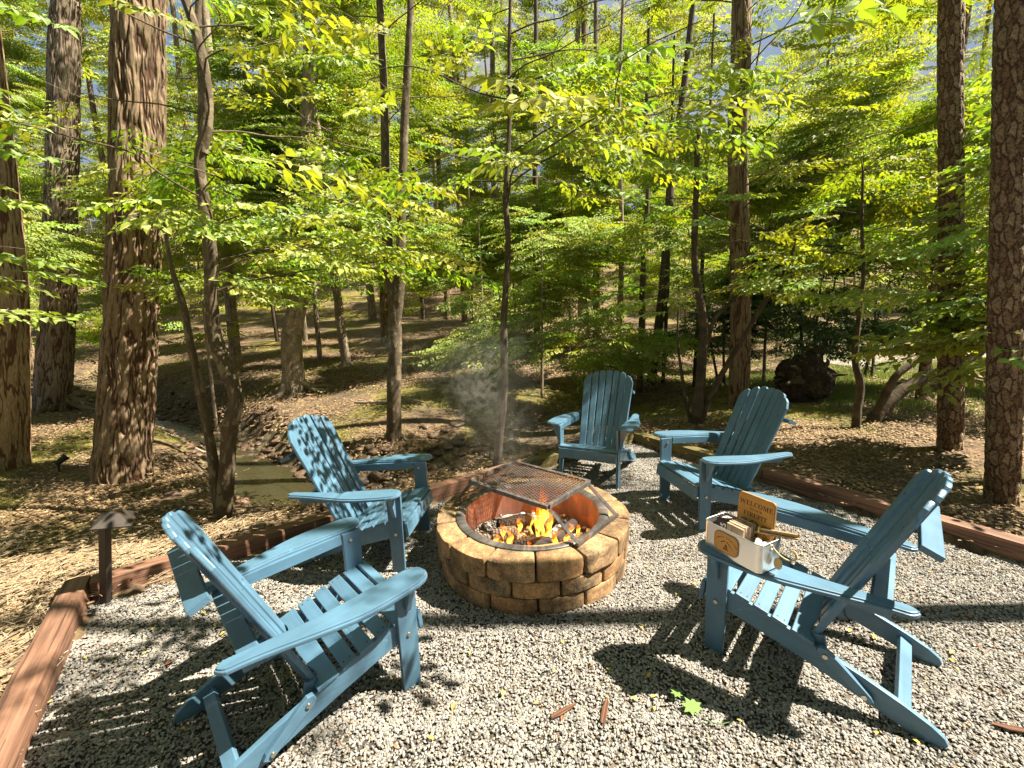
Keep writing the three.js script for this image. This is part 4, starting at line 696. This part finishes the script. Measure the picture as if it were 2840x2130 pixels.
tree('poplar_tree', 'greyish furrowed trunk with a flared base, second from the left edge', 'tree', [ext([[-9.59, -0.18, -9.28], [-9.29, 1.02, -9.28], [-8.99, 2.13, -9.28], [-8.51, 4.21, -9.28], [-7.97, 6.59, -9.28], [-7.79, 7.33, -9.28]], 0.3, 0.2), [[-7.8, 7.25, -9.28, 0.2], [-7.5, 11, -9.28, 0.15], [-7.4, 17, -9.28, 0.08]]], M.barkGrey, { segs: 140, rows: 300, flare: 1.45, roots: 5, disp: barkRelief(0.024, 2), crown: { stem: 1, h0: 8, h1: 16, limbs: 10, len: 4, per: 9, kind: 'far', scale: 0.9, elev: 0.5, branches: false } });
tree('pine_tree', 'tall reddish brown plated pine trunk at the right edge', 'tree', [ext([[3.84, -0.01, -3.35], [3.66, 1.4, -3.35], [3.49, 2.67, -3.35], [3.38, 3.52, -3.35]], 0.1, 0.085, 5.5)], M.pine, { segs: 110, rows: 330, flare: 1.3, disp: plateRelief(0.013, 1), crown: { h0: 4.4, h1: 6, limbs: 8, len: 2.4, per: 12, kind: 'far', scale: 0.6, elev: 0.4, branches: false } });
tree('pine_tree', 'dark plated pine trunk left of the right edge pine, behind the leaning limbs', 'tree', [ext([[4.64, -0.01, -4.61], [4.48, 1.31, -4.61], [4.3, 2.65, -4.61], [4.09, 4.24, -4.61]], 0.106, 0.088, 6.5)], M.pine, { segs: 96, rows: 300, flare: 1.35, disp: plateRelief(0.013, 1), crown: { h0: 5, h1: 7, limbs: 8, len: 2.4, per: 12, kind: 'far', scale: 0.6, elev: 0.4, branches: false } });
tree('pine_tree', 'pine trunk just outside the right edge that shades the gravel before the pit', 'tree', [ext([[5.4, 0, -2.0], [5.3, 2, -2.0], [5.2, 6, -2.02]], 0.085, 0.07, 11)], M.pine, { segs: 24, rows: 60, disp: furrow(0.008, 30, 9, 33) });
tree('beech_tree', 'pale smooth beech on the mossy creek bank with a leaning trunk and roots', 'tree', [ext([[-4.94, -0.16, -10.12], [-4.92, 0.47, -10.12], [-4.85, 1.14, -10.12], [-4.75, 1.5, -10.12], [-4.6, 2.0, -10.12], [-4.44, 2.77, -10.12], [-4.31, 3.53, -10.12], [-4.07, 5.17, -10.12], [-3.82, 6.88, -10.12]], 0.25, 0.12, 13)], M.beech, { segs: 32, roots: 6, flare: 1.7, disp: lumpy(0.12, 4), crown: [{ h0: 2.9, h1: 9, limbs: 26, len: 4.6, per: 34, scale: 1.25, elev: 0.25, low: 2.0 }] });
// slender trees close to the patio
tree('crooked_hornbeam', 'crooked lichen spotted sapling with two stems behind the front left chair', 'tree', [
  ext([[-2.71, -0.18, -3.96], [-2.62, 0.33, -3.96], [-2.53, 0.71, -3.96], [-2.46, 0.92, -3.96], [-2.5, 1.18, -3.96], [-2.56, 1.42, -3.96], [-2.54, 1.78, -3.96], [-2.5, 2.12, -3.96], [-2.49, 2.46, -3.96], [-2.49, 2.71, -3.96], [-2.48, 2.89, -3.96], [-2.38, 3.16, -3.96], [-2.34, 3.47, -3.96], [-2.36, 3.8, -3.96], [-2.41, 4.05, -3.96], [-2.44, 4.24, -3.96]], 0.066, 0.03),
  ext([[-2.78, -0.16, -3.98], [-2.76, 0.33, -3.98], [-2.77, 0.77, -3.98], [-2.78, 1.1, -3.98], [-2.8, 1.43, -3.98], [-2.81, 1.75, -3.98], [-2.85, 2.02, -3.98], [-2.86, 2.17, -3.98], [-2.86, 2.43, -3.98]], 0.045, 0.012),
  ext([[-2.44, 2.95, -3.96], [-2.41, 3.3, -3.99], [-2.39, 3.57, -4.0], [-2.37, 3.86, -4.0], [-2.31, 4.18, -4.0]], 0.035, 0.018)], M.smooth, { segs: 18, rows: 90, disp: lumpy(0.28, 6), crown: [{ h0: 1.9, h1: 4.4, limbs: 20, len: 2.3, per: 17, kind: 'near', scale: 1, elev: 0.3, low: 1.75, thick: 0.12 }] });
tree('maple_tree', 'slender forked dark trunk on the bank left of the fire pit', 'tree', [
  ext([[-1.75, -0.22, -6.37], [-1.66, 0.8, -6.37], [-1.6, 1.45, -6.37], [-1.6, 1.89, -6.37], [-1.62, 2.26, -6.37], [-1.6, 2.8, -6.37], [-1.56, 3.56, -6.37], [-1.51, 4.39, -6.37]], 0.105, 0.05, 7),
  ext([[-1.595, 1.4, -6.37], [-1.5, 1.95, -6.34], [-1.44, 2.32, -6.3], [-1.37, 3.03, -6.3], [-1.28, 3.83, -6.3], [-1.17, 4.65, -6.3], [-1.08, 5.42, -6.3]], 0.075, 0.04, 7)], M.smooth, { segs: 18, rows: 80, roots: 5, flare: 1.5, disp: lumpy(0.2, 8), crown: [{ h0: 2.4, h1: 6.5, limbs: 22, len: 2.8, per: 22, kind: 'near', scale: 1.1, low: 2.0 }] });
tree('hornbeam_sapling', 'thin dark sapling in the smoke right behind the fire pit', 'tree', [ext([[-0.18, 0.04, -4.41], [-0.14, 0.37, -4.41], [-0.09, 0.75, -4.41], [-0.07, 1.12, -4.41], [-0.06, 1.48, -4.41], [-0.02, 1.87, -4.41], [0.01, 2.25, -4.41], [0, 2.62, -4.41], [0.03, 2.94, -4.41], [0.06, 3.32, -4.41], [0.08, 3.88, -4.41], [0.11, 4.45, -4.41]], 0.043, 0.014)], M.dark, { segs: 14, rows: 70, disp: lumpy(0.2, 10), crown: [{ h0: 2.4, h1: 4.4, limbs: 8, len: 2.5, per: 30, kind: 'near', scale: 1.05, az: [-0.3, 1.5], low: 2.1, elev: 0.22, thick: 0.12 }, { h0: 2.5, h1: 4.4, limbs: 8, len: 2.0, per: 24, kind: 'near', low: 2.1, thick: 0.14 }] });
tree('dark_oak', 'straight dark trunk behind the far right chair', 'tree', [ext([[3.59, -0.04, -7.03], [3.58, 0.67, -7.03], [3.54, 1.6, -7.03], [3.47, 2.62, -7.03], [3.37, 3.9, -7.03], [3.36, 5.1, -7.03], [3.31, 6.23, -7.03]], 0.155, 0.12, 13)], M.bark, { segs: 40, rows: 150, flare: 1.45, disp: furrow(0.007, 30, 4, 41), crown: [{ h0: 2.6, h1: 7.4, limbs: 22, len: 3.2, per: 30, scale: 1.1, low: 2.2 }] });
tree('leaning_dogwood', 'dark low tree leaning right with two stems, left of the dark pine', 'tree', [
  ext([[4.61, 0.02, -5.61], [4.73, 0.21, -5.61], [4.86, 0.35, -5.61], [5.16, 0.56, -5.61], [5.44, 0.66, -5.61], [5.82, 0.85, -5.61], [6.06, 1.22, -5.61], [6.2, 1.8, -5.6]], 0.085, 0.04),
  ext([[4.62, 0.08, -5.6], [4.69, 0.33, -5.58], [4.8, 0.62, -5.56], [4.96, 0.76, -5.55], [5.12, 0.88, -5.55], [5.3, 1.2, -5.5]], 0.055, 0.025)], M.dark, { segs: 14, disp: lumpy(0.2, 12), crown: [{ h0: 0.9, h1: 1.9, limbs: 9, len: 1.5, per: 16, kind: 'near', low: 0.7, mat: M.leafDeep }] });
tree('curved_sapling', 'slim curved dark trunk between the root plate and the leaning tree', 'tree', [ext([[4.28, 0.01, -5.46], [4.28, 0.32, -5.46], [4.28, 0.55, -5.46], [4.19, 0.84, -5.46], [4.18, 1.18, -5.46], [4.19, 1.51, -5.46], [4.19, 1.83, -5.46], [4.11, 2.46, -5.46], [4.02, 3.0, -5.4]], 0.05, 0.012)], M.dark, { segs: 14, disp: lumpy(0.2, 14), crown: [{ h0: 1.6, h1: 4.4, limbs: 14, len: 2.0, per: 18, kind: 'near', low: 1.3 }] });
tree('forked_shrub', 'dark bush of several bent stems behind the back and far right chairs', 'shrub', [
  ext([[2.6, -0.09, -6.22], [2.62, 0.34, -6.22], [2.64, 0.8, -6.22], [2.64, 1.31, -6.22], [2.56, 1.74, -6.22], [2.49, 2.17, -6.22], [2.48, 2.82, -6.22], [2.47, 3.93, -6.22]], 0.075, 0.03),
  ext([[2.64, -0.09, -6.2], [2.75, 0.27, -6.2], [2.93, 0.66, -6.18], [3.16, 1.1, -6.16], [3.39, 1.53, -6.14], [3.67, 2.07, -6.1], [3.81, 2.6, -6.1]], 0.05, 0.016),
  ext([[2.63, 0.62, -6.22], [2.71, 1.05, -6.25], [2.83, 1.36, -6.3], [3.13, 1.66, -6.35], [3.36, 1.96, -6.4]], 0.045, 0.014),
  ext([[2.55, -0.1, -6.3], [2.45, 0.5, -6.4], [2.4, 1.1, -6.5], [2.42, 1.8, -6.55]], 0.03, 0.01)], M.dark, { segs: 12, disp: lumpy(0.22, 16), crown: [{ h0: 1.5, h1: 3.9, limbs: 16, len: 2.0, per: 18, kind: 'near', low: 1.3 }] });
// unseen trees added behind the viewpoint to shade the patio from the open sky
{
  const spots = [[-7, 3, 13], [-3.5, 6, 14], [0.5, 7.5, 15], [-9.5, -0.8, 13], [4.5, 7, 14], [8, 4.5, 13], [-6, 9, 15]];
  spots.forEach(([x, z, h]) => tree('added_shade_tree', 'unseen leafy tree added behind the viewpoint to block open sky', 'tree', [[[x, 0, z, 0.2], [x, h * 0.5, z, 0.15], [x, h, z, 0.05]]], M.bark, { segs: 10, rows: 12, crown: [{ h0: 2.6, h1: h, limbs: 24, len: 4.2, per: 26, kind: 'far', scale: 1.2, low: 2.4, branches: false, thick: 0.7 }] }, 'unseen trees added behind the viewpoint'));
}
// leafy neighbours whose trunks stand outside the frame
tree('hornbeam', 'leafy boughs reaching in from the left edge before the big trunks', 'tree', [ext([[-4.9, 0.02, -2.9], [-4.85, 1.6, -2.9], [-4.7, 4.2, -2.95]], 0.06, 0.03)], M.smooth, { crown: [{ h0: 1.5, h1: 4.0, limbs: 14, len: 2.2, per: 16, kind: 'near', az: [-1.5, 0.3], low: 1.5, thick: 0.1 }] });
tree('hornbeam', 'leafy boughs reaching in from the right edge before the pines', 'tree', [ext([[5.3, 0.02, -3.7], [5.25, 1.6, -3.7], [5.1, 4.4, -3.7]], 0.06, 0.03)], M.smooth, { crown: [{ h0: 1.25, h1: 4.2, limbs: 20, len: 2.0, per: 15, kind: 'near', az: [2.3, 4.2], low: 0.9, thick: 0.1 }, { h0: 0.95, h1: 1.9, limbs: 12, len: 1.7, per: 16, kind: 'near', az: [2.5, 4.3], low: 0.75, thick: 0.1 }] });

// trunks further back, each where its foot shows
const backTrees = [
  ['mid_tree', -7.39, -12.11, 0.148, M.beech, 12, 0.05, 'straight brown trunk behind the creek, right of the crooked sapling'],
  ['young_tree', -5.61, -13.27, 0.072, M.beech, 8, 0.02, 'thin pale trunk just right of the beech on the bank'],
  ['young_tree', -7.69, -17.07, 0.085, M.beech, 9, 0.02, 'thin pale trunk far behind the beech on the bank'],
  ['mid_tree', -4.52, -12.34, 0.125, M.beech, 10, -0.06, 'curved brown trunk left of the forked trunk, mid slope'],
  ['mid_tree', -4.45, -16.12, 0.155, M.bark, 12, 0.05, 'trunk with spreading roots behind the forked trunk'],
  ['far_tree', -3.24, -24.06, 0.165, M.bark, 14, 0, 'dark trunk far up the slope right of the forked trunk'],
  ['far_tree', -4.52, -24.0, 0.12, M.dark, 13, 0, 'thin dark trunk far up the slope behind the forked trunk'],
  ['mid_tree', -0.52, -19.07, 0.17, M.barkGrey, 13, 0.02, 'grey trunk far behind the thin sapling in the smoke'],
  ['mid_tree', 0.77, -13.28, 0.105, M.dark, 10, 0.02, 'dark trunk right of the thin sapling in the smoke'],
  ['young_tree', 2.45, -10.18, 0.07, M.beech, 8, 0, 'pale trunk rising above the back of the back chair'],
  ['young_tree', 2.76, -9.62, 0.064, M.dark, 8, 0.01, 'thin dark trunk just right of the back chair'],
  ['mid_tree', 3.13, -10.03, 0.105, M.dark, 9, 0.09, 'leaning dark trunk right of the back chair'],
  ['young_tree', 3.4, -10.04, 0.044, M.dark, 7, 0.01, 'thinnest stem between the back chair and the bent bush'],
  ['mid_tree', 2.9, -15.34, 0.12, M.barkGrey, 12, 0, 'grey trunk far behind the back chair'],
  ['mid_tree', 6.3, -6.81, 0.076, M.pine, 9, 0, 'brown trunk behind the leaning tree at the lawn'],
  ['young_tree', 3.85, -9.4, 0.045, M.dark, 7, 0.02, 'thin bent stem left of the straight dark trunk'],
  ['far_tree', -14.83, -14.06, 0.1, M.bark, 12, 0, 'slim trunk between the two leftmost big trunks'],
  ['far_tree', -8.73, -17.06, 0.078, M.dark, 10, 0, 'thin trunk in the wood between the crooked sapling and the beech'],
];
for (const [name, x, z, r, mat, h, lean, label] of backTrees) {
  const y = H(x, z), s = rnd() * 20, st = [];
  for (let k = 0; k <= 6; k++) { const t = k / 6; st.push([x + lean * h * t + (k ? 0.12 * N3(s, t * 3, 1) * Math.min(1, t * 3) : 0) - (lean < 0 ? lean * h * t * t : 0), y + h * t, z, r * (1 - 0.55 * t)]); }
  tree(name, label, 'tree', [st], mat, { segs: 12, roots: r > 0.12 ? 4 : 0, flare: 1.4, crown: [{ h0: r < 0.09 ? 1.7 : 2.4, h1: Math.min(h, 2.6 - 0.62 * z - y), limbs: r < 0.09 ? 20 : 26, len: r < 0.09 ? 2.2 : 3.2, per: r < 0.09 ? 44 : 64, scale: 1.25, branches: false, low: 1.5, spread: 0.55 }] });
}
// understory saplings that fill the middle distance
{
  const spots = [[1.69, -9.65, 3.4, 'bright leafy sapling behind the back chair', 0.5], [0.6, -9.0, 3.6, 'bright leafy sapling right of the smoke', 0.5], [-0.6, -10.5, 3.6, 'low leafy sapling behind the forked trunk and the smoke', 1.6], [-2.9, -11.5, 4.5, 'leafy sapling between the beech and the forked trunk', 2.3], [-6.2, -9.2, 4.6, 'leafy sapling left of the beech on the bank', 1.7], [-7.9, -7.2, 4.2, 'leafy sapling between the grey trunk and the furrowed trunk', 1.5], [-10.8, -12.5, 5.5, 'leafy sapling behind the grey trunk', 1.2], [-3.6, -15, 5.5, 'leafy sapling on the slope behind the curved trunk', 1.6], [1.6, -12.4, 5, 'leafy sapling on the slope behind the back chair', 0.8], [3.6, -12.2, 5, 'leafy sapling on the slope left of the straight dark trunk', 0.9], [5.2, -9.2, 4.6, 'leafy sapling behind the straight dark trunk', 1.1], [7.2, -12.2, 6, 'leafy sapling beyond the drive, left part', 1.3], [10.5, -14, 6.5, 'leafy sapling beyond the drive, right part', 1.5], [7.8, -7.0, 4.6, 'leafy sapling right of the brown trunk at the lawn', 1.6], [-12.8, -9.6, 5.5, 'leafy sapling at the far left behind the tan trunk', 1.2], [-1.2, -14.6, 5.5, 'leafy sapling on the slope right of the forked trunk', 1.7], [5.6, -14.5, 6, 'leafy sapling far behind the straight dark trunk', 0.9], [0.2, -16.5, 6, 'leafy sapling far behind the smoke', 1.6]];
  for (const [x, z, h, label, low] of spots) {
    const y = H(x, z), a = R(-0.2, 0.2);
    tree('leafy_sapling', label, 'sapling', [[[x, y, z, 0.035], [x + a * 0.5, y + h * 0.4, z, 0.026], [x + a, y + h * 0.8, z, 0.015], [x + a * 1.2, y + h, z, 0.006]]], M.beech, { segs: 8, rows: 14, crown: [{ h0: low + 0.2, h1: h, limbs: 20, len: 2.2, per: 48, scale: 1.1, low, branches: false, thick: 0.2 }] }, 'understory saplings');
  }
  const holly = [[5.6, -8.4, 2.4, 'dark evergreen bush behind the root plate'], [4.4, -9.3, 2.6, 'dark evergreen bush right of the straight dark trunk'], [7.0, -8.9, 2.3, 'dark evergreen bush in front of the drive']];
  for (const [x, z, h, label] of holly) { const y = H(x, z), st = [0, 1, 2].map(i => [[x + i * 0.1 - 0.1, y, z + 0.06 * i, 0.03], [x + (i - 1) * 0.35, y + h * 0.5, z + R(-0.2, 0.2), 0.02], [x + (i - 1) * 0.6, y + h, z + R(-0.3, 0.3), 0.008]]); tree('evergreen_shrub', label, 'shrub', st, M.dark, { segs: 7, rows: 10, crown: [{ h0: 0.75, h1: h, limbs: 22, len: 1.5, per: 22, kind: 'holly', low: 0.65, mat: M.leafHolly, branches: false }] }, 'dark evergreen bushes'); }
}
// the far wood on the hillside
{
  const far = [], fc = [];
  for (let i = 0; i < 58; i++) {
    const z = -R(20, 52), x = R(-1, 1) * (-z * 1.25 + 3), y = H(x, z), h = R(14, 24), r = R(0.11, 0.24), st = []; for (let k = 0; k <= 4; k++) st.push([x + G() * 0.1 * k, y + h * k / 4, z, r * (1 - 0.16 * k)]);
    tree('hillside_tree', 'tall slim trunk in the far wood on the hillside', 'tree', [st], rnd() < 0.6 ? M.barkGrey : M.bark, { segs: 8, rows: 12, crown: [{ h0: 4, h1: h, limbs: 16, len: 4, per: 24, kind: 'far', scale: 1.1, low: 2.5, branches: false, mat: M.leafFar, thick: 0.9 }] }, 'trunks of the far wood');
  }
  for (let i = 0; i < 52000; i++) {
    const z = -15 - Math.pow(rnd(), 1.15) * 46, x = R(-1, 1) * (-z * 1.3 + 4), h = rnd() * 24 + 1.1, y = H(x, z) + h; if (N3(x * 0.28, y * 0.35, z * 0.28) < -0.16 || !sunGap(x, y, z) || (x > -z * -0.62 - 3 && x < z * 0.42 && h > 9 && rnd() < 0.5) || (h < 2.4 && N3(x * 0.2, 3, z * 0.2) < 0.1)) continue;
    const a = R(0, 6.283), d = V(Math.cos(a), R(-0.3, 0.1), Math.sin(a)).normalize(), zz = d.clone().cross(UP).normalize().addScaledVector(UP, G() * 0.4).normalize(), yv = zz.clone().cross(d).normalize(); zz.crossVectors(d, yv);
    far.push(new THREE.Matrix4().makeBasis(d, yv, zz).scale(V(1, 1, 1).multiplyScalar(R(0.9, 1.6))).setPosition(x, y, z)); const v = R(0.7, 1.25); fc.push(lin(v * R(0.85, 1.25), v, v * R(0.7, 1.2)));
  }
  const h = far.length >> 1;  // two random halves, one per spray shape, same leaf tones
  tag(instanced('far_foliage', SPRAY.far[0], M.leafFar, far.slice(0, h), null, fc.slice(0, h)), 'green foliage of the far wood, first spray shape', 'foliage', null, 'stuff');
  tag(instanced('far_foliage', SPRAY.far[1], M.leafFar, far.slice(h), null, fc.slice(h)), 'green foliage of the far wood, second spray shape', 'foliage', null, 'stuff');
}

// ---------------------------------------------------------------- root plate, rocks, loose bits
{
  const t = thing('uprooted_stump', 'dark uprooted stump with a ragged root plate behind the far right chair', 'stump', [4.55, 0.02, -6.92]);
  const g = chunk(0.4, 0.95, 1.0, 0.65, 5, 0.5); g.rotateZ(0.35); g.translate(0, 0.34, 0); mesh('root_mass', g, std({ color: lin(0.12, 0.08, 0.05), map: texSoil, bumpMap: texSoilBump, bumpScale: 0.05, roughness: 1 }), t);
  for (let i = 0; i < 16; i++) { const a = R(-0.3, 3.4), l = R(0.3, 0.62), x = Math.cos(a) * l, y = 0.34 + Math.sin(a) * l; mesh('root', tube([[x * 0.3, 0.34 + (y - 0.34) * 0.3, R(-0.1, 0.2), 0.05], [x * 0.75, 0.34 + (y - 0.34) * 0.75, R(-0.1, 0.25), 0.03], [x + R(-0.1, 0.1), y + R(-0.05, 0.08), R(-0.1, 0.3), 0.008]], 7, lumpy(0.3, i), 9), M.dark, t); }
  const rocks = [[7.2, -7.8, 0.3, 'flat tan rock slab left of the others before the drive'], [7.75, -8.1, 0.34, 'flat tan rock slab in the middle before the drive'], [8.3, -8.0, 0.26, 'flat tan rock slab right of the others before the drive']];
  for (const [x, z, r, label] of rocks) { const k = thing('flat_rock', label, 'rock', [x, Hm(x, z), z], R(0, 3), 'flat rocks before the drive'); const q = chunk(r, 1.2, 0.36, 0.9, 3, 0.3); q.translate(0, r * 0.15, 0); mesh('rock_body', q, std({ color: lin(0.42, 0.33, 0.22), map: texStone, bumpMap: texStoneBump, bumpScale: 0.01 }), k); }
  // stones in and along the creek
  const geo = [0, 1, 2].map(() => { const q = chunk(1, 1.2, 0.5, 0.9, 2, 0.35); return q; }), ls = [[], [], []], sc = [[], [], []];
  for (let i = 0; i < 1500; i++) { const k = rnd() * 6, i0 = Math.floor(k), a = CRK[i0 + 1] || CRK[6], b = CRK[i0], f = k - i0, x = lerp(b[0], a[0], f) + G() * 0.75, z = lerp(b[1], a[1], f) + G() * 0.75; if (z < -12 || patd(x, z) < 0.5) continue; const j = i % 3; ls[j].push(compose(V(x, Hm(x, z) + 0.004, z), yaw(R(0, 6.28)), R(0.025, 0.11))); const v = R(0.6, 1.3); sc[j].push(lin(v, v * R(0.88, 0.98), v * R(0.75, 0.92))); }
  const cm = std({ color: lin(0.26, 0.2, 0.15), map: texStone, roughness: 0.6 });
  geo.forEach((q, j) => tag(instanced('creek_stones', q, cm, ls[j], null, sc[j]), 'small flat stones lying in the creek bed', 'stones', null, 'stuff'));
  // the green lobed leaf on the gravel
  const lf = thing('fallen_leaf', 'fresh green lobed leaf lying on the gravel', 'leaf', [0.686, 0.028, -1.58], 0.5);
  const o = [[0, -0.075], [0.012, -0.03], [0.05, -0.05], [0.045, -0.018], [0.078, -0.008], [0.05, 0.012], [0.062, 0.045], [0.026, 0.034], [0.012, 0.075], [-0.008, 0.038], [-0.05, 0.055], [-0.04, 0.018], [-0.076, 0.0], [-0.04, -0.014], [-0.048, -0.05], [-0.012, -0.03]];
  const sg = slab(o.map(q => [q[0] * 0.62, q[1] * 0.62]), 0.0012, 0); sg.rotateX(-Math.PI / 2 + 0.12); mesh('blade', sg, new THREE.MeshPhysicalMaterial({ color: lin(0.11, 0.19, 0.035), roughness: 0.7, side: THREE.DoubleSide }), lf);
  const lf2 = sg.clone(); lf2.scale(0.6, 0.6, 0.6); lf2.rotateY(1.3); lf2.translate(-0.01, 0.012, -0.07); mesh('blade', lf2, lf.children[0].material, lf);
  mesh('stalk', tube([[0, -0.004, 0.06, 0.0022], [0.03, -0.006, 0.1, 0.0018], [0.07, 0, 0.12, 0.0014]], 6), lf.children[0].material, lf);
  const chips = [[0.16, -1.59, 0.5, 'brown bark strip on the gravel in front of the pit'], [0.33, -1.58, 1.2, 'curled brown leaf on the gravel right of the bark strip'], [1.85, -1.45, 2.8, 'brown bark strip on the gravel at the right border']];
  for (const [x, z, a, label] of chips) { const c = thing('bark_chip', label, 'bark', [x, 0.02, z], a, 'bark bits on the gravel'); const q = slab([[-0.06, -0.008], [-0.02, -0.013], [0.05, -0.009], [0.07, 0.002], [0.02, 0.012], [-0.05, 0.009]], 0.005, 0.001); q.rotateX(-Math.PI / 2); mesh('chip_body', uvAlong(q, 'x'), std({ color: lin(0.4, 0.2, 0.1), map: texTimber }), c); }
  const sticks = [[-1.35, -3.45, 0.75, 0.5, 0.016, 'pale stick on the ground behind the far left chair'], [-2.2, -3.1, 0.6, 2.6, 0.012, 'thin pale stick at the foot of the crooked sapling'], [-3.3, -4.3, 0.9, 1.2, 0.014, 'fallen stick on the litter before the furrowed trunk'], [2.9, -5.2, 0.8, 0.3, 0.012, 'thin stick on the litter behind the far right chair'], [4.3, -4.3, 0.7, 2.2, 0.012, 'thin stick on the litter left of the right edge pine'], [-2.3, -8.2, 1.4, 0.2, 0.03, 'fallen branch on the mossy bank behind the forked trunk'], [-5.9, -7.5, 1.3, 2.9, 0.03, 'fallen branch on the bank left of the creek pool']];
  for (const [x, z, l, a, r, label] of sticks) { const st = thing('fallen_stick', label, 'stick', [x, Hm(x, z), z], 0, 'sticks on the forest floor'), pts = []; for (let k = 0; k <= 5; k++) { const t = k / 5 - 0.5, dx = Math.cos(a) * l * t + 0.05 * G(), dz = Math.sin(a) * l * t + 0.05 * G(); pts.push([dx, Hm(x + dx, z + dz) - Hm(x, z) + r + 0.012 + 0.01 * rnd(), dz, r * (1 - 0.5 * Math.abs(t + 0.2))]); } mesh('stick_body', tube(pts, 7, lumpy(0.25, x), 16), M.beech, st); }
  // small yellow and brown leaf bits strewn on the gravel and mulch
  const bits = [0, 1].map(c => { const g2 = flake(0.03, 0.016, 0.15); return tint(g2, c ? [0.42, 0.32, 0.07] : [0.3, 0.13, 0.06]); }), bl = [[], []];
  for (let i = 0; i < 760; i++) { const x = R(-3.6, 3.4), z = R(-4.6, -0.9); const p = patd(x, z); if (p > 0 && p < 0.2) continue; bl[i % 2].push(compose(V(x, (p < 0 ? 0.018 : Hm(x, z) + 0.022), z), yaw(R(0, 6.28)).multiply(new THREE.Quaternion().setFromAxisAngle(V(1, 0, 0), R(-0.4, 0.4))), R(0.25, 1.15))); }
  bits.forEach((g2, j) => tag(instanced('leaf_bits', g2, M.litter, bl[j]), j ? 'tiny yellow leaf bits strewn on the gravel' : 'tiny rust brown leaf bits strewn on the gravel', 'leaf bits', null, 'stuff'));
}

renderer.render(scene, camera);
